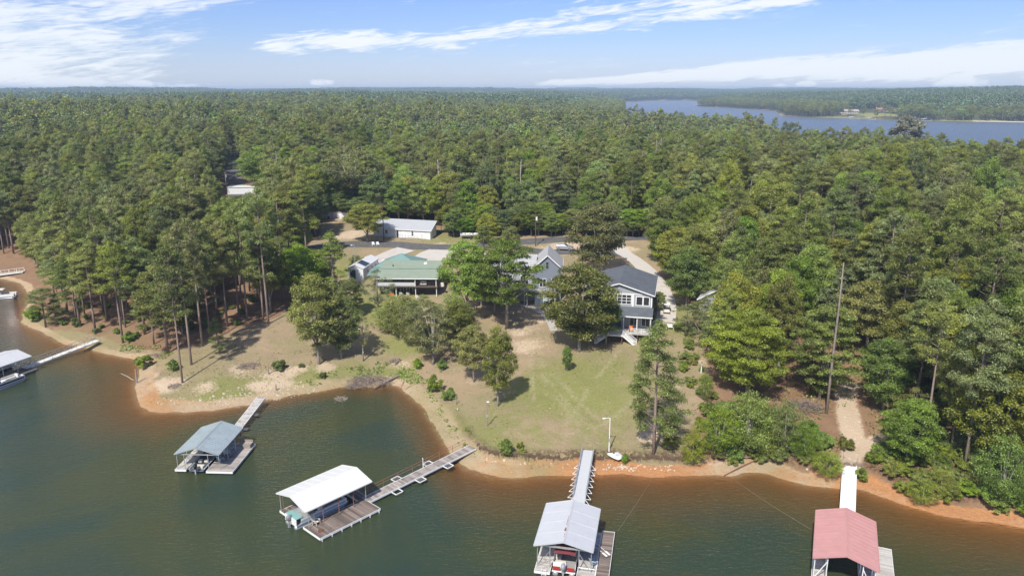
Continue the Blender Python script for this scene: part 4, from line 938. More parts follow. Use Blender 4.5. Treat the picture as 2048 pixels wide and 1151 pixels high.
for i in range(len(xb)):
    yg = zn[i] > .60 - .25 * np.exp(-((xb[i] - 40) / 160) ** 2 - ((yb[i] - 480) / 160) ** 2)
    if rs.random() < (.78 if xb[i] < 60 else .6):
        kd = ['ly0', 'ly1'][rs.integers(2)] if yg else 'lp%d' % rs.integers(3); h_ = rs.normal(13, 1) if yg else rs.normal(18.8, 3.0); w_ = (5.6 if yg else 8.6) * rs.uniform(.75, 1.35)
    else: kd = ['lo0', 'lo1', 'lb0'][rs.choice(3, p=[.46, .46, .08])]; h_ = rs.normal(15.5, 2); w_ = rs.uniform(8, 11)
    if rs.random() < .07: h_ *= 1.2
    if rs.random() < .02: kd = 'snag0'; h_ = rs.uniform(16, 21); w_ = 5
    H0, W0 = P[kd][2:4]; rows.append((xb[i], yb[i], zb[i], rs.uniform(0, 6.28), w_ / W0, h_ / H0, SI[kd]))
FARCLEAR = [[tuple(G(x, y, 3)) for x, y in pl] for pl in ([(1650, 240), (1680, 227), (1796, 222), (1800, 242)], [(1862, 243), (1868, 226), (1905, 226), (1908, 243)], [(1942, 245), (1946, 233), (2000, 234), (2080, 240), (2080, 247)])]
xb, yb = jitter_grid(-300, 1400, 1130, 2300, 9.0, rs); q0, _ = project(xb, yb, 25.0); m = (q0 > 850) & (q0 < 2110); xb, yb = xb[m], yb[m]; d2 = sdist(xb, yb, FAR); m = (d2 > 5) & (d2 < 130)
for pl in FARCLEAR: m &= ~(inside(xb, yb, pl) & (rs.random(len(xb)) > .06))
xb, yb, d2 = xb[m], yb[m], d2[m]; zb = height(xb, yb); 
for i in range(len(xb)):
    kd = ['lp0', 'lp1', 'lp2', 'lo0', 'lo1'][rs.integers(5)]; H0, W0 = P[kd][2:4]; rows.append((xb[i], yb[i], zb[i], rs.uniform(0, 6.28), rs.uniform(9, 12) / W0, rs.uniform(15, 22) / H0, SI[kd]))
wood_object('wood', rows); print('wood', len(rows))
rows = []
for (y0, y1, s) in ((1250, 2600, 24), (2600, 7300, 40)):
    xc, yc = jitter_grid(-5200, 5200, y0, y1, s, rs); q0, _ = project(xc, yc, 30.0); m = (q0 > -180) & (q0 < 2230); xc, yc = xc[m], yc[m]
    d1 = sdn(xc, yc); d2 = sdist(xc, yc, FAR); k = (d1 > 4) & (d2 > (112 if y0 == 1250 else 30))
    if y0 == 1250:
        for pl in FARCLEAR: k &= ~inside(xc, yc, pl)
    xc, yc = xc[k], yc[k]; zc_ = height(xc, yc, (d1[k], d2[k]))
    dd = d2[k]
    for i in range(len(xc)):
        s_ = (rs.uniform(.8, 1.1) if y0 == 1250 else rs.uniform(1.1, 1.5)) * (.7 if dd[i] < 60 else 1)
        rows.append((xc[i], yc[i], zc_[i] - 1, rs.uniform(0, 6.28), s_, rs.uniform(.8, 1.2), SI['st%d' % rs.integers(3)]))
wood_object('distant_wood', rows); print('far', len(rows))
# ------------------------------------------------------------------ shared paints
white = mat('white_paint', (.78, .78, .76), .5, .06, 1.5, dirt=(.5, .48, .42), damt=.35)
roof_white = mat('white_metal_roof', (.63, .63, .615), .5, .05, .8, dirt=(.50, .47, .41), dscale=.8, damt=.4)
roof_blue = mat('bluegrey_metal_roof', (.36, .42, .44), .4, .12, .8, metal=.2, dirt=(.22, .23, .22), dscale=.9, damt=.5)
roof_grey = mat('pale_grey_metal_roof', (.52, .53, .55), .45, .05, .8, metal=.1, dirt=(.42, .43, .43), damt=.4)
roof_red = mat('faded_red_metal_roof', (.51, .265, .25), .5, .10, .8, dirt=(.43, .22, .21), dscale=1.2, damt=.5)
roof_green = mat('green_metal_roof', (.27, .32, .235), .5, .10, .6, dirt=(.28, .33, .24), dscale=.5, damt=.5)
roof_teal = mat('teal_metal_roof', (.17, .28, .25), .5, .10, .6)
shingle = mat('charcoal_shingles', (.105, .115, .13), .9, .22, 1.2, bump=.5, bscale=30, dirt=(.06, .065, .075), dscale=.35, damt=.6)
shingle_pale = mat('pale_shingles', (.36, .36, .36), .9, .15, 1.2, bump=.4, bscale=30)
galv = mat('galvanised_steel', (.50, .51, .52), .45, .1, 3, metal=.5)
rust = mat('rusted_steel', (.27, .13, .08), .9, .3, 4)
deck_grey = planks('weathered_boards', (.40, .36, .32), 1, .15)
deck_dark = planks('dark_boards', (.215, .17, .145), 1, .30, var=.45)
deck_pale = planks('pale_boards', (.50, .47, .43), 1, .22, var=.2)
deck_x = planks('cross_boards', (.34, .30, .27), 1, .3, var=.35)
grate = mat('grey_walk_surface', (.47, .48, .49), .7, .06, 2)
timber = mat('grey_timber', (.30, .25, .20), .9, .25, 3)
brown_t = mat('brown_timber', (.14, .075, .045), .9, .25, 3)
dark = mat('black_plastic', (.025, .025, .03), .4, .1, 2)
foam = mat('float_foam', (.09, .09, .085), .9, .3, 3)
glass = mat('dark_glass', (.03, .035, .04), .12, .05, 1, spec=.6)
canvas = mat('teal_canvas', (.20, .38, .36), .8, .1, 2); maroon = mat('maroon_canvas', (.20, .045, .05), .8, .15, 2)
redp = mat('red_gelcoat', (.42, .035, .035), .25, .05, 1); silver = mat('silver_paint', (.50, .52, .54), .3, .03, 1, metal=.6)
cream = mat('cream_vinyl', (.62, .58, .50), .6, .08, 2); bluep = mat('pale_blue_paint', (.40, .50, .55), .6, .08, 2)
tyre = mat('tyre_rubber', (.03, .03, .03), .9, .1, 2); orangep = mat('orange_plastic', (.60, .17, .03), .5, .1, 2)
teal = mat('teal_plastic', (.05, .30, .34), .5, .1, 2); red_pl = mat('red_plastic', (.5, .05, .04), .5, .1, 2)
sid_grey = siding('grey_siding', (.40, .42, .44)); sid_blue_shade = siding('bluegrey_siding_shaded', (.23, .26, .31)); sid_white = siding('white_siding', (.78, .79, .80), .3)  # bluegrey siding is darkened: shade on the gabled wing is painted into its colour
brick = mat('red_brick', (.27, .11, .08), .9, .25, 6)

# ------------------------------------------------------------------ boat houses
def metal_roof(par, W, L, eave, ridge, m, rib=.6, front=None, t=.07, name='roof', off=0.0):
    """two low slopes with standing ribs; y runs along the ridge"""
    mb = MB(); h = W / 2; y0, y1 = -L / 2, L / 2
    for s in (-1, 1):
        p = [(off, y0, ridge), (s * h, y0, eave), (s * h, y1, eave), (off, y1, ridge)]
        if s > 0: p = p[::-1]
        mb.slab(p, t)
        n = int(L / rib)
        for k in range(n + 1):
            y = y0 + .03 + (L - .06) * k / n
            mb.beam((off + s * .04, y, ridge + .012), (s * (h - .01), y, eave + .012), .05, .035)
    o = mb.build(name, m, par)
    c = MB(); c.slab([(off - .16, y0 - .02, ridge - .02), (off, y0 - .02, ridge + .05), (off, y1 + .02, ridge + .05), (off - .16, y1 + .02, ridge - .02)][::-1], .02)
    c.slab([(off + .16, y0 - .02, ridge - .02), (off, y0 - .02, ridge + .05), (off, y1 + .02, ridge + .05), (off + .16, y1 + .02, ridge - .02)], .02)
    c.build('ridge_cap', m, o)
    tr = MB()
    for y in (y0 - .03, y1 + .03):
        for s in (-1, 1): tr.beam((off, y, ridge - .06), (s * h, y, eave - .06), .04, .14)
    for s in (-1, 1): tr.beam((s * (h + .03), y0, eave - .06), (s * (h + .03), y1, eave - .06), .04, .12)
    tr.build('fascia', m, o); return o
def deck(par, x0, x1, y0, y1, m, z=.46, rim=white, t=.07, name='deck'):
    o = MB().box(x0, x1, y0, y1, z - t, z).build(name, m, par)
    r = MB(); r.box(x0 - .05, x0 - .003, y0 - .05, y1 + .05, z - .26, z + .012); r.box(x1 + .003, x1 + .05, y0 - .05, y1 + .05, z - .26, z + .012)
    r.box(x0, x1, y0 - .05, y0 - .003, z - .26, z + .012); r.box(x0, x1, y1 + .003, y1 + .05, z - .26, z + .012); r.build('rim', rim, o)
    f = MB(); n = max(2, int((y1 - y0) / 1.7))
    for k in range(n):
        a = y0 + (y1 - y0) * (k + .18) / n; b = y0 + (y1 - y0) * (k + .82) / n
        f.box(x0 + .08, x1 - .08, a, b, -.25, z - t - .01)
    f.build('float', foam, o); return o
def posts(par, pts, z0, ztop, m, r=.05, base=None):
    for x, y in pts:
        zt = ztop(x) if callable(ztop) else ztop
        MB().tube((x, y, z0), (x, y, zt), r, n=8).build('post', m, par)
def outboard(par, x, y, z, s=1.0, m=dark, d=-1):
    """motor on a transom; d is the way it points aft along y"""
    c = MB(); sec = []
    for k, (w, l, zz) in enumerate([(.13, .20, .0), (.19, .29, .12), (.21, .32, .32), (.18, .29, .48), (.08, .16, .56)]):
        sec.append([(x + w * s * math.cos(a), y + d * .22 * s + l * s * math.sin(a), z + .45 * s + zz * s) for a in [i * math.pi / 5 for i in range(10)]])
    o = c.loft(sec).build('outboard_motor', m, par, True)
    b_ = MB(); b_.box(x - .07 * s, x + .07 * s, min(y + d * .14 * s, y + d * .34 * s), max(y + d * .14 * s, y + d * .34 * s), z - .55 * s, z + .46 * s)
    b_.box(x - .16 * s, x + .16 * s, min(y, y + d * .16 * s), max(y, y + d * .16 * s), z + .05 * s, z + .40 * s); b_.box(x - .03, x + .03, min(y + d * .1, y + d * .42), max(y + d * .1, y + d * .42), z - .62 * s, z - .45 * s)
    b_.build('leg', galv, o); return o
def pontoon_boat(loc, rz, L, Wd, label, cat='boat', body=white, stripe=None, top=None, seatm=cream, name='pontoon_boat', motor=dark, stern=-1, top_range=None):
    e = empty(name, loc, rz, label, cat)
    for s in (-1, 1):
        p = MB(); x = s * (Wd / 2 - .35)
        sec = []
        for t, r in ((-L / 2, .20), (-L / 2 + .05, .30), (L * .36, .30), (L * .45, .22), (L * .5, .05)):
            up = max(0, t - L * .36) * .35
            sec.append([(x + r * math.cos(a), t, .12 + up + r * math.sin(a)) for a in [i * math.pi / 6 for i in range(12)]])
        p.loft(sec).build('pontoon', silver, e, True)
    dk = MB().box(-Wd / 2, Wd / 2, -L / 2 + .1, L * .44, .44, .53).build('deck', mat('boat_carpet', (.30, .29, .28), .95, .1), e)
    MB().box(-Wd / 2 - .02, Wd / 2 + .02, -L / 2 + .06, -L / 2 + .1, .40, .55).build('trim', white, dk)
    f = MB(); H_ = 1.18
    for s in (-1, 1): f.box(s * Wd / 2 - .02 - (.02 if s > 0 else -.02), s * Wd / 2 + .02 - (.02 if s > 0 else -.02), -L / 2 + .7, L * .42, .56, H_)
    f.box(-Wd / 2 + .05, -.4, L * .41, L * .44, .56, H_); f.box(.4, Wd / 2 - .05, L * .41, L * .44, .56, H_); f.box(-Wd / 2 + .05, .2, -L / 2 + .7, -L / 2 + .74, .56, H_)
    fo = f.build('side_panel', body, e)
    if stripe:
        st = MB()
        for s in (-1, 1): st.box(s * (Wd / 2 + .005) - .006, s * (Wd / 2 + .005) + .006, -L / 2 + .72, L * .41, .70, .98)
        st.build('stripe', stripe, fo)
    rl = MB()
    for s in (-1, 1): rl.tube((s * (Wd / 2 - .02), -L / 2 + .7, H_ + .05), (s * (Wd / 2 - .02), L * .42, H_ + .05), .022, n=6)
    rl.build('rail', galv, e)
    for (x0, x1, y0, y1) in ((-Wd / 2 + .12, -Wd / 2 + .72, L * .08, L * .38), (Wd / 2 - .72, Wd / 2 - .12, L * .12, L * .38), (-Wd / 2 + .15, .1, -L / 2 + .85, -L / 2 + 1.5), (-Wd / 2 + .12, -Wd / 2 + .7, -L * .22, 0)):
        sm = MB(); sm.box(x0, x1, y0, y1, .54, .90)
        if x1 - x0 < 1: sm.box(x0 if x0 < 0 else x1 - .16, x0 + .16 if x0 < 0 else x1, y0 + .01, y1 - .01, .905, 1.2)
        sm.build('seat', seatm, e, bevel=.04)
    c = MB(); c.box(Wd / 2 - .85, Wd / 2 - .2, -L * .08, L * .02, .54, 1.35); co = c.build('console', body, e, bevel=.05)
    MB().tube((Wd / 2 - .5, -L * .09, 1.2), (Wd / 2 - .5, -L * .13, 1.28), .17, n=12).build('steering_wheel', dark, co)
    if top:
        a, b2_ = top_range or (-L * .25, L * .12)
        cn = MB(); sec = []
        for k in range(5):
            y = a + (b2_ - a) * k / 4; zz = 2.35 + .10 * math.sin(math.pi * k / 4)
            sec.append([(-Wd / 2 + .1, y, zz - .12), (-Wd / 4, y, zz), (Wd / 4, y, zz), (Wd / 2 - .1, y, zz - .12), (Wd / 4, y, zz - .04), (-Wd / 4, y, zz - .04)])
        cn.loft(sec); to = cn.build('sun_top', top, e)
        fr_ = MB()
        for s in (-1, 1):
            for y in (a + .1, b2_ - .1): fr_.tube((s * (Wd / 2 - .06), (a + b2_) / 2, 1.18), (s * (Wd / 2 - .12), y, 2.24), .018, n=5)
        fr_.build('top_frame', galv, to)
    outboard(e, 0, -L / 2 + .12, .35, 1.25, motor)
    return e
def runabout(loc, rz, L, Wd, label, body, trimc, cover=None, motor=dark, name='motor_boat'):
    """small open hull: bow towards +y"""
    e = empty(name, loc, rz, label, 'boat'); sec = []
    for t in np.linspace(0, 1, 9):
        y = -L / 2 + L * t; w = Wd / 2 * (1 if t < .45 else math.cos((t - .45) / .55 * math.pi / 2) ** .75 + .03); sh = .62 + .28 * max(0, t - .5) * 2 * .6
        sec.append([(-w, y, sh), (-w * .93, y, .25 + .2 * t), (-w * .5, y, -.02 + .25 * t * t), (0, y, -.14 + .45 * t ** 3), (w * .5, y, -.02 + .25 * t * t), (w * .93, y, .25 + .2 * t), (w, y, sh),
                    (w * .84, y, sh + .02), (w * .78, y, .30 + .15 * t), (0, y, .28 + .2 * t), (-w * .78, y, .30 + .15 * t), (-w * .84, y, sh + .02)])
    h = MB().loft(sec).build('hull', body, e, True)
    r = MB()
    for s in (-1, 1):
        pts = []
        for t in np.linspace(0, .97, 9):
            w = Wd / 2 * (1 if t < .45 else math.cos((t - .45) / .55 * math.pi / 2) ** .75 + .03); pts.append((s * (w + .01), -L / 2 + L * t, .60 + .28 * max(0, t - .5) * 1.2))
        r.path(pts, [.045] * len(pts), 5)
    r.build('gunwale', trimc, h)
    for s in (-1, 1): MB().box(s * .42 - .25, s * .42 + .25, -L * .12, -L * .02, .34, .82).build('seat', cream, e, bevel=.04)
    MB().box(-Wd * .33, Wd * .33, -L * .42, -L * .28, .34, .74).build('bench', cream, e, bevel=.04)
    MB().poly([(-Wd * .4, L * .06, .8), (Wd * .4, L * .06, .8), (Wd * .32, L * .12, 1.12), (-Wd * .32, L * .12, 1.12), (-Wd * .4, L * .09, .8), (Wd * .4, L * .09, .8), (Wd * .32, L * .135, 1.12), (-Wd * .32, L * .135, 1.12)],
              [(0, 1, 2, 3), (7, 6, 5, 4), (0, 4, 5, 1), (2, 6, 7, 3), (0, 3, 7, 4), (1, 5, 6, 2)]).build('windscreen', glass, e)
    if cover:
        s_ = []
        for k in range(6):
            y = -L * .40 + L * .82 * k / 5; w = Wd / 2 * (1.0 if k < 4 else .75 - .25 * (k - 4)); zz = .72 + .40 * math.sin(math.pi * (.18 + .8 * k / 5))
            s_.append([(-w, y, .66), (-w * .5, y, zz), (0, y, zz + .1), (w * .5, y, zz), (w, y, .66), (w * .5, y, zz - .04), (0, y, zz + .05), (-w * .5, y, zz - .04)])
        MB().loft(s_).build('cover', cover, e, True)
    outboard(e, 0, -L / 2 + .05, .25, 1.2, motor); return e
def chair(loc, rz, m, label, group=None, name='deck_chair'):
    e = empty(name, loc, rz, label, 'chair', group)
    MB().poly([(-.28, -.3, .38), (.28, -.3, .38), (.28, .25, .27), (-.28, .25, .27), (-.28, -.3, .34), (.28, -.3, .34), (.28, .25, .23), (-.28, .25, .23)], [(0, 1, 2, 3), (7, 6, 5, 4), (0, 4, 5, 1), (1, 5, 6, 2), (2, 6, 7, 3), (3, 7, 4, 0)]).build('seat', m, e)
    MB().poly([(-.28, .25, .27), (.28, .25, .27), (.33, .5, .98), (-.33, .5, .98), (-.28, .29, .25), (.28, .29, .25), (.33, .54, .97), (-.33, .54, .97)], [(0, 1, 2, 3), (7, 6, 5, 4), (0, 4, 5, 1), (1, 5, 6, 2), (2, 6, 7, 3), (3, 7, 4, 0)]).build('backrest', m, e)
    for s in (-1, 1):
        MB().box(s * .34 - .05, s * .34 + .05, -.34, .3, .54, .58).build('armrest', m, e)
        for y in (-.3, .26): MB().box(s * .33 - .03, s * .33 + .03, y - .03, y + .03, 0, .54).build('leg', m, e)
    return e
def railing(par, pts, h=1.0, m=white, gap=.13, post_gap=1.8, name='railing', bal=.035, closed=False):
    """posts, top and bottom rails and balusters along 3D points"""
    mb = MB()
    for a, b_ in zip(pts[:-1], pts[1:]):
        a = Vector(a); b_ = Vector(b_); d = b_ - a; L = Vector((d.x, d.y)).length
        up = Vector((0, 0, 1)); mb.beam(a + up * h, b_ + up * h, .09, .05); mb.beam(a + up * .12, b_ + up * .12, .05, .05)
        n = max(1, round(L / post_gap))
        for k in range(n + 1): p = a + d * k / n; mb.beam(p - up * .02, p + up * (h + .06), .09, .09)
        if gap:
            n = int(L / gap)
            for k in range(1, n): p = a + d * k / n; mb.beam(p + up * .13, p + up * (h - .03), bal, bal)
    return mb.build(name, m, par)
def walkway(name, label, A, B, w, m, rim=white, supports=True, t=.09, extra=None):
    """A, B are 3D ends; boards run across"""
    A = Vector(A); B = Vector(B); L = (B - A).length; rz = math.atan2(B.y - A.y, B.x - A.x) - math.pi / 2
    e = empty(name, A, rz, label, 'walkway'); e.rotation_euler = (math.atan2(B.z - A.z, Vector((B.x - A.x, B.y - A.y)).length), 0, rz)
    MB().box(-w / 2, w / 2, 0, L, -t, 0).build('deck', m, e)
    r = MB()
    for s in (-1, 1): r.box(s * (w / 2 + .035) - .03, s * (w / 2 + .035) + .03, 0, L, -.2, .02)
    r.build('rim', rim, e)
    return e, L

# A: blue grey roof, left cove
a = empty('boathouse', (-42.0, 95.3, 0), R(-2.6), 'floating boathouse with ribbed blue grey metal roof off the left point', 'boathouse')
metal_roof(a, 6.1, 8.3, 2.75, 3.75, roof_blue, .42)
deck(a, -3.15, -1.7, -4.15, 4.1, deck_pale); deck(a, 1.25, 4.8, -4.45, 3.7, deck_grey); deck(a, -1.64, 1.19, 3.0, 4.1, deck_grey, rim=timber)
posts(a, [(-2.85, -3.95), (-1.85, -3.95), (-2.85, -1.2), (-2.85, 1.4), (-2.85, 3.9), (1.4, -3.95), (2.9, -3.95), (2.9, -1.2), (2.9, 1.4), (2.9, 3.9), (-1.85, 0), (1.4, 0)], .46, 2.75, galv)
MB().beam((-2.9, -3.95, 2.62), (2.95, -3.95, 2.62), .08, .12).build('header', galv, a); MB().beam((-2.9, 3.9, 2.62), (2.95, 3.9, 2.62), .08, .12).build('header', galv, a)
def at(par, x, y, z=0): v = Vector((x, y, z)); v.rotate(par.rotation_euler); return v + par.location
runabout(at(a, -.22, -1.6), a.rotation_euler.z, 5.2, 2.1, 'dark and white motor boat parked under the blue grey roof', mat('boat_dark', (.10, .12, .15), .3), white)
t_ = empty('storage_box', at(a, 4.05, 2.75, .46), a.rotation_euler.z, 'low grey box bench at the back corner of the blue grey roofed dock', 'box')
MB().box(-.6, .6, -.5, .5, 0, .5).build('body', timber, t_); MB().box(-.65, .65, .5, .56, .0, .9).build('backrest', timber, t_); MB().box(-.62, .62, -.52, .49, .503, .55).build('lid', deck_grey, t_)
for i_, (x, y, m_, l_) in enumerate([(2.0, -1.6, bluep, 'pale blue chair under the blue grey roof, nearest the open end'), (2.1, .3, white, 'white chair under the blue grey roof, middle of the deck'), (2.2, 1.9, bluep, 'pale blue chair under the blue grey roof, nearest the shore')]):
    chair(at(a, x, y, .46), a.rotation_euler.z + [2.6, 1.5, 2.2][i_], m_, l_)
ld = MB()
for s in (-.22, .22): ld.tube((-2.2 + s, -2.4, .46), (-2.2 + s, -2.4, 1.7), .025, n=6)
for z in (.7, 1.0, 1.3, 1.6): ld.tube((-2.42, -2.4, z), (-1.98, -2.4, z), .02, n=6)
ld.build('ladder', galv, a)
ga, L_ = walkway('gangway', 'pale boarded gangway between the blue grey roofed dock and rocky bank', (-41.4, 99.3, .52), (-40.9, 113.6, 1.35), 1.35, deck_pale)
for y_ in (4.5, 9.0):
    pf = MB(); pf.box(.78, 1.5, y_ - .35, y_ + .35, -.42, -.3); pf.tube((.8, y_, -.5), (.8, y_, .15), .03, n=6); pf.build('side_float', foam, ga)

# B: white roof with long wooden walkway
b_ = empty('boathouse', (-22.9, 82.4, 0), R(-42.5), 'floating boathouse with bright white roof and rusty posts', 'boathouse')
metal_roof(b_, 6.3, 9.5, 2.9, 3.7, roof_white, 1.1)
deck(b_, 2.15, 5.55, -4.55, 4.0, deck_dark); deck(b_, -3.05, -1.5, -4.5, 4.6, deck_dark); deck(b_, -1.45, 2.1, 3.3, 4.6, deck_dark)
posts(b_, [(-2.95, -4.4), (2.95, -4.3)], .4, 2.9, galv, .05); posts(b_, [(-2.3, -4.4), (-2.95, -1.5), (-2.95, 1.5), (-2.95, 4.4), (2.95, -2.3), (2.95, -.1), (2.95, 2.0)], .4, 2.9, rust, .05); posts(b_, [(2.95, 3.85)], .4, 2.9, galv, .05)
rp = MB()
for k in range(7): rp.box(5.56 + .045, 5.56 + .12, -4.4 + k * 1.35, -4.28 + k * 1.35, -.35, .3)
rp.build('pile_bracket', white, b_)
for s in (-1, 1): MB().beam((s * 2.95, -4.4, 2.76), (s * 2.95, 4.4, 2.76), .08, .12).build('header', galv, b_)
pb = pontoon_boat(at(b_, .32, -1.35), b_.rotation_euler.z, 7.6, 2.5, 'white pontoon boat with teal stern cover under the white roof', stripe=mat('pale_blue_stripe', (.35, .45, .55), .4), seatm=bluep, motor=mat('grey_motor', (.25, .26, .27), .4))
MB().box(-1.15, 1.15, -3.72, -2.75, 1.25, 1.36).build('stern_cover', canvas, pb, bevel=.04); MB().box(-1.2, 1.2, -3.75, -3.66, .56, 1.25).build('stern_panel', white, pb)
ch = chair(at(b_, 2.75, -3.2, .46), b_.rotation_euler.z + 1.9, cream, 'cream chair at the open corner of the white roofed dock')
d_ = empty('dog_bed', at(b_, 4.3, -3.6, .46), 0, 'small dark mat with a red rag lying on the white roofed dock', 'mat'); MB().tube((0, 0, 0), (0, 0, .12), .36, .3, 12).build('cushion', brown_t, d_); MB().box(-.2, .1, -.45, -.2, 0, .06).build('rag', maroon, d_)
def P2(v, z): return (v[0], v[1], z)
wb, L_ = walkway('walkway', 'long low wooden walkway from the white roofed dock to the bank', (-18.2, 83.6, .45), (-5.6, 96.9, .95), 1.45, deck_x)
fl = MB()
for y in np.arange(.8, L_ - 2, 2.2): fl.box(-.6, .6, y, y + 1.2, -.55, -.095)
fl.build('float', foam, wb)
for y, s in ((3.3, 1), (7.2, 1), (12.0, 1), (5.2, -1), (10.6, -1)):
    q = MB(); x0 = s * .80; x1 = s * 1.75; lo, hi = min(x0, x1), max(x0, x1)
    q.box(lo, hi, y, y + .08, -.16, -.05); q.box(lo, hi, y + 1.1, y + 1.18, -.16, -.05); q.box(x1 - .04, x1 + .04, y + .082, y + 1.098, -.16, -.05)
    f_ = q.build('side_frame', white, wb)
    if y != 3.3: MB().box(lo + .1, hi - .1, y + .12, y + 1.05, -.3, -.12).build('float', foam, f_)
hr = MB()
for z in (.55, .95): hr.tube((-.95, 1.0, z), (-.95, L_ - .5, z + .05), .028, n=5)
hr.build('handrail', rust, wb)
for y in np.linspace(1.0, L_ - .5, 8): MB().tube((-.95, y, -.1), (-.95, y, 1.0), .03, n=6).build('rail_post', rust, wb)
MB().tube((-.98, L_ * .55, -.3), (-.98, L_ * .55, 1.3), .06, n=8).build('rail_post', white, wb)

# C: pale grey roof
c_ = empty('boathouse', (6.25, 73.45, 0), R(-11.7), 'floating boathouse with pale grey metal roof and rust spots along the ridge', 'boathouse')
ro = metal_roof(c_, 6.3, 8.5, 3.2, 4.0, roof_grey, 2.1)
sp_ = MB(); r_ = random.Random(4)
for y, s in ((-3.3, .05), (-2.9, .07), (-2.1, .16), (-1.9, .14), (-1.7, .1), (-.9, .1), (-.5, .1), (-.1, .1), (.3, .08), (.7, .07), (2.5, .05)): sp_.box(-.05 - s * .8, -.05 + s * .4, y - s, y + s * .6, 4.052, 4.075)
sp_.build('rust_spot', rust, ro)
deck(c_, -2.95, -1.35, -4.75, 3.6, deck_pale); deck(c_, 1.55, 3.4, -4.9, 3.6, deck_pale); deck(c_, 3.5, 4.85, -4.75, 4.15, deck_dark); deck(c_, -1.3, 1.5, 2.7, 4.1, deck_grey)
posts(c_, [(-2.8, -3.9), (-1.45, -3.9), (-2.8, 0), (-2.8, 3.4), (1.65, -3.9), (2.95, -3.9), (2.95, 0), (2.95, 3.4)], .46, 3.2, galv, .05)
for (p, q) in (((-2.8, -3.9, .5), (-1.5, -3.9, 2.4)), ((1.7, -3.9, 2.5), (2.95, -3.9, .5)), ((1.55, -3.9, .9), (3.3, -3.9, .9))): MB().tube(p, q, .03, n=6).build('brace', galv, c_)
MB().beam((-2.9, -3.9, 3.06), (2.95, -3.9, 3.06), .08, .2).build('header', galv, c_); MB().beam((-2.9, 3.6, 3.06), (2.95, 3.6, 3.06), .08, .12).build('header', galv, c_)
pb = pontoon_boat(at(c_, .1, -1.0), c_.rotation_euler.z, 7.0, 2.45, 'red and white pontoon boat with maroon top under the pale grey roof', body=white, stripe=redp, top=maroon, motor=mat('silver_motor', (.30, .31, .34), .3), top_range=(-2.9, 1.2))
for s in (-1, 1): MB().box(s * .75 - .38, s * .75 + .38, -3.45, -3.38, .62, 1.05).build('stern_panel', redp, pb)
chair(at(c_, 3.1, -2.5, .46), c_.rotation_euler.z + 2.2, bluep, 'pale blue chair at the corner of the pale grey roofed dock')
for i_, (p, q, l_) in enumerate((((2.9, 1.4, .62), (4.7, -.6, .62), 'white paddle lying across the outer boards, longer one'), ((2.7, .9, .62), (4.4, -.9, .62), 'white paddle lying across the outer boards, shorter one'))):
    pe = empty('paddle', (0, 0, 0), 0, l_, 'paddle'); P0, P1 = at(c_, *p), at(c_, *q); pe.location = P0; P1 = P1 - P0; MB().tube((0, 0, 0), P1 * .7, .03, n=6).build('shaft', white, pe)
    MB().beam(P1 * .7, P1, .24, .05).build('blade', white, pe)
ri = MB(); ri.v = []; ring = [(2.0 * 0, 0, 0)]
lb = empty('ladder', at(c_, -1.95, -4.85, .46), c_.rotation_euler.z, 'short white boarding ladder on the left float of the pale grey roofed dock', 'ladder')
for s in (-.25, .25): MB().tube((s, 0, -.6), (s, 0, .55), .03, n=6).build('rail', white, lb)
for z in (-.3, 0, .3): MB().tube((-.25, 0, z), (.25, 0, z), .025, n=6).build('rung', white, lb)
gc, L_ = walkway('gangway', 'grey metal gangway with outrigger brackets behind the pale grey roof', (7.3, 78.0, .50), (10.55, 94.6, 1.62), 1.5, grate, rim=galv)
for s in (-1, 1):
    mb = MB(); x = s * .80
    mb.tube((x, 5.5, .9), (x, L_, .9), .03, n=6); mb.tube((x, 5.5, .5), (x, L_, .5), .02, n=6)
    for y in np.arange(5.5, L_ + .1, 1.6): mb.tube((x, y, -.1), (x, y, .9), .03, n=6)
    mb.build('handrail', galv, gc)
    for y in np.arange(1.5, L_ - 3.4, 1.35):
        q = MB(); q.beam((x, y, -.15), (x + s * .65, y, -.15), .06, .06); q.beam((x + s * .65, y, -.15), (x, y + .9, .05), .05, .05); q.build('bracket', white, gc)

# D: red roof
d_ = empty('boathouse', (35.9, 71.05, 0), R(-23), 'floating boathouse with faded red metal roof and white braced posts', 'boathouse')
metal_roof(d_, 6.25, 9.8, 3.2, 4.2, roof_red, .75)
deck(d_, -3.0, -1.6, -4.8, 4.6, deck_pale); deck(d_, 1.55, 2.9, -4.8, 4.6, deck_pale); deck(d_, 3.0, 4.95, -6.3, 4.4, deck_pale); deck(d_, -1.55, 1.5, 3.4, 4.6, deck_pale)
posts(d_, [(x, y) for x in (-2.9, -1.7, 1.65, 2.8) for y in (-4.6, -1.5, 1.6, 4.4)], .46, lambda x: 3.25 if abs(x) > 2 else 3.6, white, .06)
for x0, x1 in ((-2.9, -1.7), (2.8, 1.65)):
    for y in (-4.6, 4.4): MB().beam((x0, y, .6), (x1, y, 2.9), .06, .08).build('brace', white, d_)
    MB().beam((x0, -4.6, 3.08), (x0, 4.4, 3.08), .07, .1).build('header', white, d_)
gd, L_ = walkway('gangway', 'smooth white gangway leading from the sandy path to the red roofed dock', (38.0, 75.1, .52), (45.5, 91.6, 1.55), 1.65, mat('white_walk', (.70, .71, .72), .6, .05, 1.0), rim=white)
MB().beam((-.85, L_ - .6, 0), (-.85, L_ - .6, 1.0), .06, .06).build('rail_post', timber, gd); MB().beam((.85, L_ - .6, 0), (.85, L_ - .6, .9), .06, .06).build('rail_post', timber, gd)

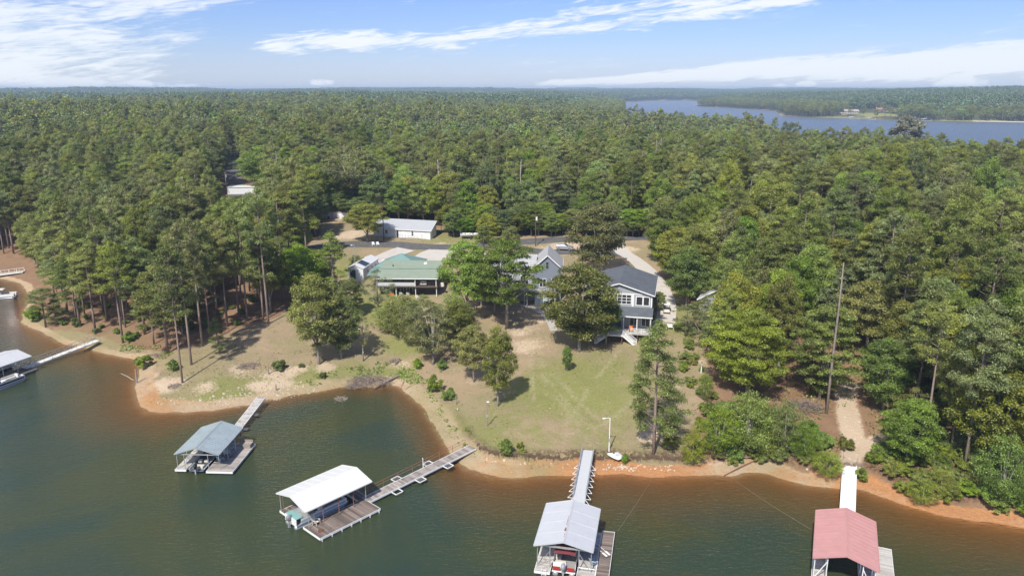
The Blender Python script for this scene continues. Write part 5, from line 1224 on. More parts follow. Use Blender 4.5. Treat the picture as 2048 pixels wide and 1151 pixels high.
# E: dock at the left edge
e_ = empty('boathouse', (-92.3, 126.3, 0), R(-21.7), 'floating boathouse with light grey roof at the left edge of the view', 'boathouse')
metal_roof(e_, 7.2, 8.2, 2.9, 3.7, roof_grey, .8)
deck(e_, -3.6, -1.8, -4.2, 4.2, deck_grey); deck(e_, .9, 4.2, -7.2, 4.3, mat('dark_deck', (.13, .12, .11), .9, .2), rim=timber)
posts(e_, [(x, y) for x in (-3.4, 3.4) for y in (-3.9, -1.3, 1.3, 3.9)], .46, 2.95, galv, .05)
pontoon_boat(at(e_, 5.6, -3.2), e_.rotation_euler.z, 7.6, 2.4, 'white pontoon boat with black stripe moored beside the left edge dock', stripe=dark, motor=white)
for i_, (x, y, m_, l_) in enumerate([(2.4, -3.0, red_pl, 'red kayak lying on the left edge dock'), (3.2, -3.4, white, 'white kayak lying beside the red one on the left edge dock')]):
    k_ = empty('kayak', at(e_, x, y, .52), e_.rotation_euler.z + .25, l_, 'kayak'); sec = []
    for t in np.linspace(-1, 1, 9):
        w = .36 * (1 - abs(t) ** 2.2) + .02; sec.append([(w * math.cos(q), t * 1.6, .16 + .14 * abs(t) ** 3 + .16 * (1 - .5 * abs(t)) * math.sin(q)) for q in [i * math.pi / 5 for i in range(10)]])
    MB().loft(sec).build('hull', m_, k_, True); MB().tube((0, -.1, .30), (0, -.1, .335), .24, n=12).build('cockpit', dark, k_)
ge, L_ = walkway('gangway', 'white trussed gangway between the left edge dock and the point', (-89.3, 129.0, .55), (-83.0, 142.6, 1.25), 1.25, mat('white_walk2', (.62, .61, .58), .7, .05, 1.0), rim=white)
for s in (-1, 1):
    mb = MB(); x = s * .68; mb.beam((x, 0, 1.0), (x, L_, 1.0), .06, .06); n = 9
    for k in range(n + 1): mb.beam((x, L_ * k / n, 0), (x, L_ * k / n, 1.0), .05, .05)
    for k in range(n): mb.beam((x, L_ * k / n, .05 if k % 2 else .95), (x, L_ * (k + 1) / n, .95 if k % 2 else .05), .04, .04)
    mb.build('truss_rail', galv, ge)
# F: far left
pontoon_boat((*G(4, 596), 0), R(-75), 7.0, 2.4, 'white pontoon boat with pale top in the cove at the far left', top=cream)
gf_, L_ = walkway('gangway', 'short pale gangway on the bank at the far left edge', (*G(-30, 556), .5), tuple(hit3(48, 545) + Vector((0, 0, .4))), 1.4, deck_pale)
railing(gf_, [(-.7, 0, 0), (-.7, L_, 0)], .9, white, gap=1.2)

# ------------------------------------------------------------------ buildings
def gable(par, x0, x1, y0, y1, eave, ridge, m, axis='x', oh=.35, t=.12, name='roof', apex=.5, fasc=white):
    """gable roof slab over a rectangle; axis = direction of the ridge"""
    mb = MB(); X0, X1, Y0, Y1 = x0 - oh, x1 + oh, y0 - oh, y1 + oh
    if axis == 'x':
        yc = y0 + (y1 - y0) * apex; ea = eave - (ridge - eave) * oh / (yc - y0); eb = eave - (ridge - eave) * oh / (y1 - yc)
        mb.slab([(X0, Y0, ea), (X1, Y0, ea), (X1, yc, ridge), (X0, yc, ridge)], t); mb.slab([(X0, yc, ridge), (X1, yc, ridge), (X1, Y1, eb), (X0, Y1, eb)], t)
        tr = [((X0 - .03, Y0, ea - .06), (X0 - .03, yc, ridge - .06)), ((X0 - .03, yc, ridge - .06), (X0 - .03, Y1, eb - .06)), ((X1 + .03, Y0, ea - .06), (X1 + .03, yc, ridge - .06)), ((X1 + .03, yc, ridge - .06), (X1 + .03, Y1, eb - .06)), ((X0, Y0 - .03, ea - .07), (X1, Y0 - .03, ea - .07))]
    else:
        xc = x0 + (x1 - x0) * apex; ea = eave - (ridge - eave) * oh / (xc - x0); eb = eave - (ridge - eave) * oh / (x1 - xc)
        mb.slab([(X0, Y0, ea), (xc, Y0, ridge), (xc, Y1, ridge), (X0, Y1, ea)], t); mb.slab([(xc, Y0, ridge), (X1, Y0, eb), (X1, Y1, eb), (xc, Y1, ridge)], t)
        tr = [((X0, Y0 - .03, ea - .06), (xc, Y0 - .03, ridge - .06)), ((xc, Y0 - .03, ridge - .06), (X1, Y0 - .03, eb - .06)), ((X0 - .03, Y0, ea - .07), (X0 - .03, Y1, ea - .07)), ((X1 + .03, Y0, eb - .07), (X1 + .03, Y1, eb - .07))]
    o = mb.build(name, m, par); f = MB()
    for p, q in tr: f.beam(p, q, .05, .2)
    f.build('fascia', fasc, o); return o
def walls(par, x0, x1, y0, y1, z0, eave, ridge, m, axis='x', apex=.5, name='wall'):
    mb = MB()
    if axis == 'x':
        yc = y0 + (y1 - y0) * apex
        a_ = [(x0, y0, z0), (x0, y1, z0), (x0, y1, eave - .14), (x0, yc, ridge - .14), (x0, y0, eave - .14)]; b2_ = [(x1, p[1], p[2]) for p in a_]
    else:
        xc = x0 + (x1 - x0) * apex
        a_ = [(x1, y0, z0), (x0, y0, z0), (x0, y0, eave - .14), (xc, y0, ridge - .14), (x1, y0, eave - .14)]; b2_ = [(p[0], y1, p[2]) for p in a_]
    n = 5; mb.poly(a_ + b2_, [tuple(range(n)), tuple(range(2 * n - 1, n - 1, -1))] + [(i, n + i, n + (i + 1) % n, (i + 1) % n) for i in range(n)])
    o = mb.build(name, m, par)
    return o
def window(par, x0, x1, z0, z1, y, nx_=1, nz_=1, face='front', fr=.09, m=white, name='window'):
    """glass pane with frame and bars, standing just proud of a wall; front faces -y, right faces +x"""
    g_, f_ = MB(), MB()
    def bx(mb, a, b2_, c, d, p, q):
        if face == 'front': mb.box(a, b2_, y - q, y - p, c, d)
        else: mb.box(y + p, y + q, a, b2_, c, d)
    bx(g_, x0, x1, z0, z1, .004, .03); o = g_.build(name, glass, par)
    bx(f_, x0 - fr, x0, z0 - fr, z1 + fr, .004, .07); bx(f_, x1, x1 + fr, z0 - fr, z1 + fr, .004, .07); bx(f_, x0, x1, z0 - fr, z0, .004, .07); bx(f_, x0, x1, z1, z1 + fr, .004, .07)
    for k in range(1, nx_): c = x0 + (x1 - x0) * k / nx_; bx(f_, c - fr * .4, c + fr * .4, z0, z1, .032, .06)
    for k in range(1, nz_): c = z0 + (z1 - z0) * k / nz_; bx(f_, x0, x1, c - fr * .4, c + fr * .4, .061, .066)
    f_.build('frame', m, o); return o
def door(par, x0, x1, z0, z1, y, m=white, face='front'):
    o = MB(); h_ = MB()
    if face == 'front': o.box(x0, x1, y - .06, y - .004, z0, z1); h_.box(x1 - .15, x1 - .1, y - .1, y - .062, z0 + .95, z0 + 1.05)
    else: o.box(y + .004, y + .06, x0, x1, z0, z1); h_.box(y + .062, y + .1, x1 - .15, x1 - .1, z0 + .95, z0 + 1.05)
    d = o.build('door', m, par); h_.build('handle', galv, d); return d

# long white building behind the road
w = empty('long_building', (-38.8, 207.3, 9.75), math.atan2(-4.6, 16.4), 'long low white metal building with light grey roof behind the road', 'building')
walls(w, 0, 17.0, 0, 4.6, -.5, 2.6, 4.45, sid_white, 'x', apex=.999, name='wall'); MB().box(0, 12.5, 4.61, 8.2, -.5, 2.5).build('back_wall', sid_white, w)
gable(w, -.1, 17.1, 0, 8.6, 2.65, 4.6, mat('light_grey_metal_roof', (.37, .38, .39), .5, .05, .5), 'x', .3)
for x in (1.1, 3.6): window(w, x, x + .6, 1.2, 2.0, 0, 1, 2)
door(w, 7.0, 7.5, .1, 2.2, 0, dark); window(w, 11.5, 12.0, .9, 2.1, 0, 1, 2); door(w, 8.7, 9.5, .1, 2.1, 0, white); window(w, 1.6, 2.2, .9, 1.9, 17.0, 1, 2, face='right')
posts(w, [(17.0, 8.4), (14.5, 8.4), (12.5, 8.4)], -.4, 2.6, timber, .08)
rm = empty('entry_ramp', at(w, 8.6, -1.6, .0), w.rotation_euler.z, 'grey wooden ramp and landing in front of the long white building', 'ramp'); rm.location.z = 9.7
MB().box(0, 1.6, 0, 1.4, -.3, .32).build('landing', deck_grey, rm); MB().poly([(1.62, 0, .3), (5.2, 0, .02), (5.2, 1.2, .02), (1.62, 1.2, .3), (1.62, 0, -.2), (5.2, 0, -.2), (5.2, 1.2, -.2), (1.62, 1.2, -.2)], [(0, 1, 2, 3), (7, 6, 5, 4), (0, 4, 5, 1), (1, 5, 6, 2), (2, 6, 7, 3), (3, 7, 4, 0)]).build('slope', deck_grey, rm)
railing(rm, [(0, .05, .32), (1.6, .05, .32), (5.2, .05, .05)], .95, mat('pale_rail', (.5, .48, .45), .8), gap=.0, post_gap=.9)

# green roofed lake house
h = empty('lake_house', (-23.1, 159.2, 5.5), R(-1.0), 'two storey lake house with wide green metal roof, brick chimney and rear deck', 'house')
W2 = 6.8
walls(h, -W2 + .3, W2 - .3, 2.6, 10.0, -.8, 4.55, 5.9, mat('brown_wall', (.12, .10, .09), .8), 'x', apex=.98)
rf = MB(); rf.slab([(-W2 - .1, -.6, 4.45), (W2 + .1, -.6, 4.45), (W2 + .5, 10.3, 6.0), (-W2 + .1, 10.3, 6.0)], .14)
for k in range(27): x = -W2 + (2 * W2) * k / 26; rf.beam((x, -.58, 4.47), (x + .3, 10.28, 6.02), .05, .05)
r0_ = rf.build('roof', roof_green, h); MB().beam((-W2 - .1, -.64, 4.36), (W2 + .1, -.64, 4.36), .06, .18).build('fascia', white, r0_); MB().tube((3.2, 8.2, 5.7), (3.2, 8.2, 6.0), .45, .35, 12).build('roof_vent', white, r0_); MB().tube((-4.0, 6.5, 5.4), (-4.0, 6.5, 5.85), .12, .12, 8).build('roof_vent', dark, r0_)
MB().beam((-W2 + .1, 5.0, 5.31), (W2 + .2, 5.0, 5.31), .25, .03).build('seam', roof_teal, r0_)
hp = MB(); A_ = [(-9.0, 9.9, 4.5), (.9, 9.9, 5.2), (2.2, 19.0, 4.4), (-8.0, 19.0, 4.4)]; pk = (-3.3, 13.8, 6.9)
hp.poly(A_ + [pk] + [(p[0], p[1], p[2] - .15) for p in A_], [(0, 1, 4), (1, 2, 4), (2, 3, 4), (3, 0, 4), (8, 7, 6, 5), (0, 5, 6, 1), (1, 6, 7, 2), (2, 7, 8, 3), (3, 8, 5, 0)]); hp.build('hip_roof', roof_teal, h)
MB().box(-8.5, .5, 10.4, 18.5, -1, 4.38).build('rear_wall', sid_white, h)
MB().slab([(-9.6, 3.8, 3.9), (-6.75, 3.8, 4.3), (-6.6, 9.8, 4.6), (-9.6, 9.8, 4.2)], .1).build('side_roof', roof_teal, h)
posts(h, [(-W2 + .25, -.3), (1.9, -.3), (W2 - .3, -.3)], 2.4, 4.3, white, .09); posts(h, [(-W2 + .25, .1), (-2.4, .1), (1.9, .1), (W2 - .3, .1)], -.6, 2.35, white, .09)
MB().box(-W2, W2, -.4, 2.58, 2.36, 2.56).build('deck', deck_dark, h)
MB().box(-W2 + .15, 1.8, -.32, -.26, 2.66, 3.45).build('deck_screen', mat('pale_screen', (.50, .52, .53), .7), h)
railing(h, [(-W2 + .1, -.2, 2.56), (1.8, -.2, 2.56)], 1.1, mat('dark_rail', (.08, .06, .05), .7), gap=1.15)
railing(h, [(1.9, -.3, 2.56), (W2 - .1, -.3, 2.56)], .95, mat('dark_rail', (.08, .06, .05), .7), gap=.3)
for x in (-5.8, -4.0, -1.8, .2): window(h, x, x + 1.3, .1, 2.1, 2.59, 2, 1, m=galv)
for x in (-5.5, -2.5, .6, 3.4): window(h, x, x + 1.5, 2.9, 4.1, 2.595, 2, 1, m=mat('dark_frame', (.06, .05, .05), .6))
ck = MB().box(W2 + .35, W2 + 1.25, 7.0, 7.9, -.5, 6.3).build('chimney', brick, h); MB().box(W2 + .28, W2 + 1.32, 6.93, 7.97, 6.3, 6.42).build('chimney_cap', concrete, ck)
for x, y, z, wx, m_, lb_, nm, ct_ in ((3.6, .6, 2.56, 1.5, white, 'covered white grill on the right of the green roofed house deck', 'grill', 'grill'), (7.6, 1.2, 2.0, 1.0, cream, 'covered cream patio heater beside the green roofed house', 'covered_grill', 'grill'),
                            (-3.6, 1.2, 0, 1.1, orangep, 'orange mower on the patio below the green roofed house', 'lawn_mower', 'mower')):
    q = empty(nm, at(h, x, y, z), h.rotation_euler.z, lb_, ct_); MB().box(-wx / 2, wx / 2, -.3, .3, .15, .75).build('body', m_, q, bevel=.08); MB().box(-wx / 2 + .1, wx / 2 - .1, -.22, .25, .76, 1.05).build('lid', m_, q, bevel=.08)
    for sx_ in (-1, 1): MB().tube((sx_ * wx * .4, -.34, .15), (sx_ * wx * .4, .34, .15), .15, n=10).build('wheel', dark, q)
for x, m_, l_ in ((-1.4, white, 'white chair on the patio left of the doors'), (.1, cream, 'cream chair on the patio below the green roofed house')): chair(at(h, x, .9, 0.02), 3.0, m_, l_)
chair(at(h, 2.6, -.9, -.05), 2.6, white, 'white chair on the grass edge below the green roofed house')

# white shed with solar panel
s_ = empty('shed', (-36.1, 168.4, 6.9), R(-9), 'white metal shed with dark solar panel on its roof left of the green house', 'shed')
walls(s_, -1.8, 1.8, 0, 10.6, -.6, 3.1, 3.85, sid_white, 'y'); ro = gable(s_, -1.8, 1.8, 0, 10.6, 3.12, 3.9, roof_white, 'y', .18)
MB().slab([(-.15, 1.6, 3.97), (-.15, 4.6, 3.97), (1.85, 4.6, 3.12 + .06), (1.85, 1.6, 3.12 + .06)][::-1], .05).build('solar_panel', glass, ro)
window(s_, -1.25, -.15, .5, 2.5, 0, 2, 3, m=dark); door(s_, .4, 1.3, 0, 2.1, 0)
for y in (2.5, 5.5, 8): window(s_, y, y + .9, 1.4, 2.2, 1.8, 2, 1, face='right')

# pale grey house behind the big sparse oak
g2 = empty('grey_house', (2.0, 154.2, 6.2), R(-4), 'pale grey two storey house with gabled wing, half hidden by the sparse oak', 'house')
walls(g2, -8.0, 2.6, 0, 9, -.8, 6.9, 9.0, sid_grey, 'x'); gable(g2, -8.0, 2.6, 0, 9, 6.95, 9.1, shingle_pale, 'x', .4)
walls(g2, 2.62, 8.4, -.6, 9.4, -.8, 7.5, 10.0, sid_blue_shade, 'y'); gable(g2, 2.62, 8.4, -.6, 9.4, 7.55, 10.15, shingle_pale, 'y', .35)
window(g2, 5.2, 5.7, 7.3, 8.6, -.6, 1, 2, m=sid_blue_shade); window(g2, 3.9, 5.2, 3.3, 5.0, -.6, 2, 1); window(g2, 6.4, 7.5, 3.3, 5.0, -.6, 2, 2); window(g2, -6.8, -5.6, 4.2, 5.6, 0, 2, 2); window(g2, -3.2, -2.0, 4.2, 5.6, 0, 2, 2); window(g2, -.2, 1.4, 3.6, 5.4, 0, 3, 2)
window(g2, -6.8, -5.4, .6, 2.2, 0, 2, 2); window(g2, -2.4, -1.0, .6, 2.2, 0, 2, 2)
MB().box(1.2, 7.4, -3.6, -.62, 2.55, 2.75).build('balcony', deck_grey, g2); posts(g2, [(1.4, -3.4), (4.4, -3.4), (7.2, -3.4)], -.8, 2.55, white, .09); railing(g2, [(1.2, -.7, 2.75), (1.2, -3.6, 2.75), (7.4, -3.6, 2.75), (7.4, -.7, 2.75)], 1.0, mat('grey_rail', (.4, .41, .42), .6))
MB().box(3.0, 6.2, -3.2, -3.12, -.35, 2.3).build('tarp', mat('pale_tarp', (.55, .62, .68), .35, .1), g2)
MB().box(-8.6, 1.0, -2.4, -.02, 2.9, 3.05).build('porch_roof', shingle_pale, g2); posts(g2, [(-8.4, -2.2), (-5.3, -2.2), (-2.2, -2.2), (.8, -2.2)], -.6, 2.9, white, .09)

# charcoal roofed house with deck
k = empty('lake_house', (19.5, 131.8, 6.0), R(-12.8), 'grey sided lake house with charcoal shingle roof and white railed deck', 'house')
walls(k, -6.0, 6.0, 0, 14.3, -.8, 8.0, 9.75, sid_grey, 'y'); gable(k, -6.0, 6.0, 0, 14.3, 8.05, 9.9, shingle, 'y', .45)
MB().box(-6.05, 6.05, -.05, -.003, 7.85, 8.0).build('trim', white, k)
for x0, x1 in ((-6.02, -5.8), (2.35, 2.75), (-3.1, -2.8), (5.8, 6.02)): MB().box(x0, x1, -.045, -.003, 5.6, 7.84).build('trim', white, k)
window(k, -1.9, 2.2, 6.05, 7.7, 0, 5, 3, fr=.12); window(k, 3.2, 4.25, 5.95, 7.45, 0, 1, 1, fr=.14); window(k, 4.5, 5.45, 5.95, 7.45, 0, 1, 1, fr=.14); window(k, -5.3, -3.5, 6.05, 7.6, 0, 2, 2, fr=.12)
pr = MB().slab([(-6.4, -2.9, 4.55), (6.3, -2.9, 4.55), (6.3, -.02, 5.5), (-6.4, -.02, 5.5)], .12).build('porch_roof', shingle, k); MB().beam((-6.4, -2.95, 4.47), (6.3, -2.95, 4.47), .06, .2).build('fascia', white, pr)
posts(k, [(x, -2.7) for x in (-6.1, -3.6, -1.2, 1.2, 3.6, 6.0)], 1.5, 4.45, white, .09)
for x in (-5.2, -2.6, 2.2, 4.3): window(k, x, x + 1.4, 2.0, 3.9, 0, 2, 1, fr=.08)
door(k, -.4, .6, 1.55, 3.7, 0, mat('dark_door', (.1, .1, .11), .5))
dk = MB().poly([(-6.4, -3.2, 1.45), (-1.25, -3.2, 1.45), (-1.25, -4.4, 1.45), (1.25, -4.4, 1.45), (1.25, -3.2, 1.45), (6.3, -3.2, 1.45), (6.3, -.02, 1.45), (-6.4, -.02, 1.45)] + [(x, y, 1.25) for x, y in ((-6.4, -3.2), (-1.25, -3.2), (-1.25, -4.4), (1.25, -4.4), (1.25, -3.2), (6.3, -3.2), (6.3, -.02), (-6.4, -.02))],
               [tuple(range(8)), tuple(range(15, 7, -1))] + [(i, 8 + i, 8 + (i + 1) % 8, (i + 1) % 8) for i in range(8)]).build('deck', deck_pale, k)
MB().beam((-1.25, -4.43, 1.3), (1.25, -4.43, 1.3), .05, .3).build('rim', white, dk)
posts(k, [(-1.15, -4.3), (1.15, -4.3), (-6.2, -3.1), (6.1, -3.1), (-3.8, -3.1), (3.8, -3.1)], -1.6, 1.25, brown_t, .1)
railing(k, [(-1.3, -4.35, 1.45), (1.3, -4.35, 1.45)], 1.0, white); railing(k, [(-6.4, -3.15, 1.45), (-2.6, -3.15, 1.45)], 1.0, white); railing(k, [(2.6, -3.15, 1.45), (6.3, -3.15, 1.45)], 1.0, white)
for s in (-1, 1):
    st = MB(); n = 8; x0 = s * 1.3; x1 = s * 3.7; zb = -.55
    for i in range(n): x = x0 + (x1 - x0) * (i + .5) / n; z = 1.40 + (zb - 1.40) * (i + .5) / n; st.box(x - .19, x + .19, -4.35, -3.3, z - .04, z)
    so = st.build('stairs', white, k); ss = MB()
    for y in (-4.40, -3.25): ss.beam((x0, y, 1.3), (x1, y, zb - .1), .05, .28)
    ss.build('stringer', white, so); railing(so, [(x0, -4.45, 1.42), (x1, -4.45, zb)], .95, white); railing(so, [(x0, -3.2, 1.42), (x1, -3.2, zb)], .95, white)
for x, m_, l_ in ((-5.6, teal, 'teal chair at the left end of the white railed deck'), (-4.5, red_pl, 'red chair beside the teal one on the white railed deck'), (-3.0, bluep, 'pale blue chair left of the deck stairs'), (-1.6, red_pl, 'red chair in the middle of the white railed deck'), (-.4, teal, 'teal chair in the middle of the white railed deck'), (2.6, orangep, 'orange chair right of the deck stairs')):
    chair(at(k, x, -2.2, 1.46), R(-13) + .1 * x, m_, l_)
MB().box(6.04, 7.4, 1.0, 3.5, -.5, 2.2).build('side_store', sid_blue_shade, k)

# house hidden in the trees right of the yellow green tree, and another further right
q = hit3(1428, 648); n1_ = empty('cottage', (q.x, q.y, q.z), R(-25), 'small grey gabled cottage hidden by trees right of the drive', 'house')
walls(n1_, -3, 3, 0, 9, -.8, 4.8, 6.6, sid_grey, 'y'); gable(n1_, -3, 3, 0, 9, 4.85, 6.75, shingle_pale, 'y', .4); window(n1_, -1.8, -.6, 1.2, 2.8, 0, 2, 2); window(n1_, .6, 1.8, 1.2, 2.8, 0, 2, 2)
q = hit3(1730, 610); n2_ = empty('cottage', (q.x, q.y, q.z), R(-15), 'grey cottage barely visible behind the forked pale oak', 'house')
walls(n2_, -5, 5, 0, 8, -.8, 3.2, 5.2, sid_white, 'x'); gable(n2_, -5, 5, 0, 8, 3.25, 5.3, shingle_pale, 'x', .5); window(n2_, -3, -1.5, 1, 2.3, 0, 2, 2); window(n2_, 1, 2.5, 1, 2.3, 0, 2, 2)
q = hit3(540, 533); n3_ = empty('cottage', (q.x, q.y, q.z), R(8), 'white roofed blue cottage under the pines on the left', 'house')
walls(n3_, -4.5, 4.5, 0, 7, -.8, 2.9, 4.3, siding('blue_siding', (.16, .22, .32)), 'x'); gable(n3_, -4.5, 4.5, 0, 7, 2.95, 4.4, roof_white, 'x', .5); window(n3_, -3, -1.5, 1, 2.3, 0, 2, 2); window(n3_, 1, 2.5, 1, 2.3, 0, 2, 2)
w3 = empty('shed', (-103.2, 285.5, 10.9), R(2), 'white box shed in the gap of the wood at the left', 'shed'); MB().box(-5.2, 5.2, 0, 5, -.6, 2.6).build('wall', sid_white, w3); MB().slab([(-5.4, -.2, 2.72), (5.4, -.2, 2.72), (5.4, 5.2, 2.9), (-5.4, 5.2, 2.9)], .1).build('roof', roof_white, w3)
q = hit3(672, 436); lw_ = empty('shed', (q.x, q.y, q.z), R(-12), 'low pale shed with flat roof left of the dark vase shaped oak', 'shed'); MB().box(-5, 4, 0, 3.5, -.6, 1.9).build('wall', sid_white, lw_); MB().slab([(-5.2, -.2, 1.98), (4.2, -.2, 1.98), (4.2, 3.7, 2.15), (-5.2, 3.7, 2.15)], .07).build('roof', concrete, lw_)
q = P3(660, 412, 242); rt_ = empty('utility_trailer', (q.x, 236, gz(q.x, 236)), R(-10), 'red steel frame trailer at the wood edge behind the pale shed', 'trailer')
fr_ = MB()
for x in (-2.2, 2.2):
    for y in (0, 2): fr_.beam((x, y, .5), (x, y, 3.2), .12, .12)
for z in (.6, 1.8, 3.1):
    for y in (0, 2): fr_.beam((-2.2, y, z), (2.2, y, z), .1, .1)
fr_.build('frame', redp, rt_); MB().box(-2.2, 2.2, .08, 1.9, .45, .55).build('bed', brown_t, rt_)
for x in (-.8, .8): MB().tube((x, -.15, .35), (x, .05, .35), .35, n=12).build('wheel', tyre, rt_)

# ------------------------------------------------------------------ vehicles
c1 = empty('parked_car', (13.6, 189.6, 9.72), R(-13), 'silver hatchback parked on the lower drive', 'car')
prof = [(-2.2, .35), (-2.22, .8), (-2.1, 1.05), (-1.9, 1.45), (-1.4, 1.55), (-.1, 1.55), (.75, 1.12), (1.75, .98), (2.15, .78), (2.2, .35)]
sec = []
for y, ins in ((-.86, 0), (-.88, 0), (.88, 0), (.86, 0)):
    f_ = .96 if abs(y) < .87 else 1
    sec.append([(x, y * (.86 if z > 1.2 else 1), z) for x, z in prof])
MB().loft([[(x, -.9 * (.82 if z > 1.2 else 1), z) for x, z in prof], [(x, -.3, z + (.03 if z > 1 else 0)) for x, z in prof], [(x, .3, z + (.03 if z > 1 else 0)) for x, z in prof], [(x, .9 * (.82 if z > 1.2 else 1), z) for x, z in prof]]).build('body', silver, c1)
for s in (-1, 1):
    MB().poly([(-1.75, s * .87, 1.08), (.55, s * .87, 1.08), (-.15, s * .76, 1.46), (-1.7, s * .76, 1.46), (-1.75, s * .80, 1.08), (.55, s * .80, 1.08), (-.15, s * .70, 1.46), (-1.7, s * .70, 1.46)], [(0, 1, 2, 3), (7, 6, 5, 4), (0, 4, 5, 1), (1, 5, 6, 2), (2, 6, 7, 3), (3, 7, 4, 0)]).build('side_window', glass, c1)
    for x in (-1.35, 1.35):
        w_ = MB().tube((x, s * .72, .33), (x, s * .93, .33), .33, n=16).build('wheel', tyre, c1); MB().tube((x, s * .932, .33), (x, s * .95, .33), .19, n=12).build('rim', silver, w_)
    MB().box(2.1, 2.21, s * .62 - .15, s * .62 + .15, .68, .82).build('headlight', glass, c1)
MB().slab([(.0, -.68, 1.54), (.78, -.72, 1.15), (.78, .72, 1.15), (.0, .68, 1.54)], .02).build('windscreen', glass, c1)
q = hit3(941, 477); bt = empty('boat_trailer', q, R(-8), 'boat trailer parked at the wood edge right of the long white building', 'trailer')
MB().beam((-2.8, 0, .5), (2.6, 0, .5), .15, .1).build('frame', galv, bt)
for s in (-1, 1): MB().tube((.3, s * .9 - .1, .33), (.3, s * .9 + .1, .33), .33, n=12).build('wheel', tyre, bt)
runabout(q + Vector((0, 0, .75)), R(-98), 5.0, 2.0, 'white motor boat standing on a trailer at the wood edge', white, white)
q = hit3(1333, 625); gcart = empty('golf_cart', q, R(-8), 'white roofed golf cart standing at the end of the concrete drive', 'golf cart')
MB().box(-.6, .6, -1.1, 1.1, .3, .75).build('body', cream, gcart, bevel=.1); MB().box(-.65, .65, -.9, .8, 1.85, 1.92).build('roof', white, gcart, bevel=.03); MB().box(-.5, .5, -.1, .4, .76, 1.0).build('seat', dark, gcart)
for x in (-.55, .55):
    for y in (-.75, .7): MB().tube((x, y, .7), (x, y, 1.85), .03, n=6).build('post', dark, gcart); MB().tube((x - .1, y, .22), (x + .1, y, .22), .22, n=12).build('wheel', tyre, gcart)
q = hit3(1340, 658); tb_ = empty('bench', q, R(-10), 'small white bench beside the drive end', 'bench'); MB().box(-.7, .7, -.25, .25, .42, .48).build('seat', white, tb_)
for x in (-.6, .6): MB().box(x - .04, x + .04, -.22, .22, 0, .42).build('leg', white, tb_)
MB().box(-.7, .7, .25, .3, .42, .9).build('backrest', white, tb_)

# ------------------------------------------------------------------ poles, posts, small things on land
def lamp_pole(px, py, H_, label, m=white, arm=.8, side=-1, name='lamp_post', lit=True):
    q = hit3(px, py); e = empty(name, q, R(8), label, 'lamp post'); MB().tube((0, 0, -.4), (0, 0, H_), .085, .065, 10).build('pole', m, e)
    if arm:
        a_ = MB(); a_.path([(0, 0, H_ - .1), (side * arm * .3, 0, H_ + .02), (side * arm, 0, H_ + .02)], [.04, .04, .04], 6); o = a_.build('arm', m, e)
        MB().box(side * arm - .28, side * arm + .12, -.13, .13, H_ - .08, H_ + .06).build('lamp_head', white, o, bevel=.04)
    MB().box(-.12, .12, -.2, -.07, 1.5, 1.9).build('meter_box', galv, e); return e
lamp_pole(1218, 900, 4.9, 'pale metal lamp post with short arm near the gangway on the open shore')
lamp_pole(974, 852, 3.9, 'weathered grey post with small lamp on the slope above the walkway', timber, .25, 1)
lamp_pole(727, 721, 6.2, 'thin pole with white top left of the cove lawn', timber, .3, -1)
lamp_pole(712, 560, 8.3, 'lamp post standing beside the clipped round shrub', mat('grey_pole', (.35, .35, .34), .8), .5, -1)
def upole(px, py, H_, label, cross=True, extra=None):
    q = hit3(px, py); e = empty('utility_pole', q, R(-10), label, 'utility pole'); MB().tube((0, 0, -.5), (0, 0, H_), .15, .1, 8).build('pole', brown_t, e)
    if cross: MB().beam((-1.1, .15, H_ - .5), (1.1, .15, H_ - .5), .1, .12).build('crossarm', brown_t, e)
    if extra: MB().tube((.28, -.1, H_ - 1.9), (.28, -.1, H_ - 1.0), .24, n=10).build('transformer', extra, e)
upole(768, 484, 10.5, 'brown utility pole at the left end of the long white building'); upole(1071, 492, 8.8, 'utility pole with pale transformer between the two drives', True, white)
upole(1265, 455, 10, 'utility pole at the wood edge behind the big round oak', False)
qg = G(455, 395, 11); e = empty('utility_pole', (qg[0], qg[1], gz(*qg)), 0, 'utility pole in the gap of the wood at the left', 'utility pole'); MB().tube((0, 0, -.5), (0, 0, 10), .17, .12, 8).build('pole', timber, e); MB().tube((.3, -.1, 8.2), (.3, -.1, 9.2), .26, n=10).build('transformer', galv, e)
def stake(px, py, H_, r, label, m=timber):
    q = hit3(px, py); o = MB().tube((0, 0, -.4), (.04, 0, H_), r, r * .85, 8).build('wooden_post', m); o.location = q; tag(o, label, 'post'); return o
stake(912, 808, 1.5, .09, 'short grey post at the reddish shrub by the cove'); stake(790, 731, 1.9, .1, 'leaning grey post on the weedy cove bank'); stake(537, 748, 2.1, .1, 'weathered post among the white stones of the left bank')
stake(274, 765, 2.5, .16, 'thick broken stump standing at the water on the left point', bark_oak); stake(552, 780, 1.0, .14, 'short stump above the rocky landing', timber); stake(1402, 745, 1.6, .1, 'pale post on the bare patch right of the lawn', white)
stake(1686, 960, 1.1, .05, 'thin stake beside the white gangway landing'); stake(844, 484, 2.2, .06, 'thin grey sign post on the verge before the long white building', galv)
for x, l_ in ((-36.2, 'left one of the white lawn chairs beside the road'), (-35.0, 'right one of the white lawn chairs beside the road')): chair((x - 1, 197.5, gz(x - 1, 197.5)), .4, white, l_)
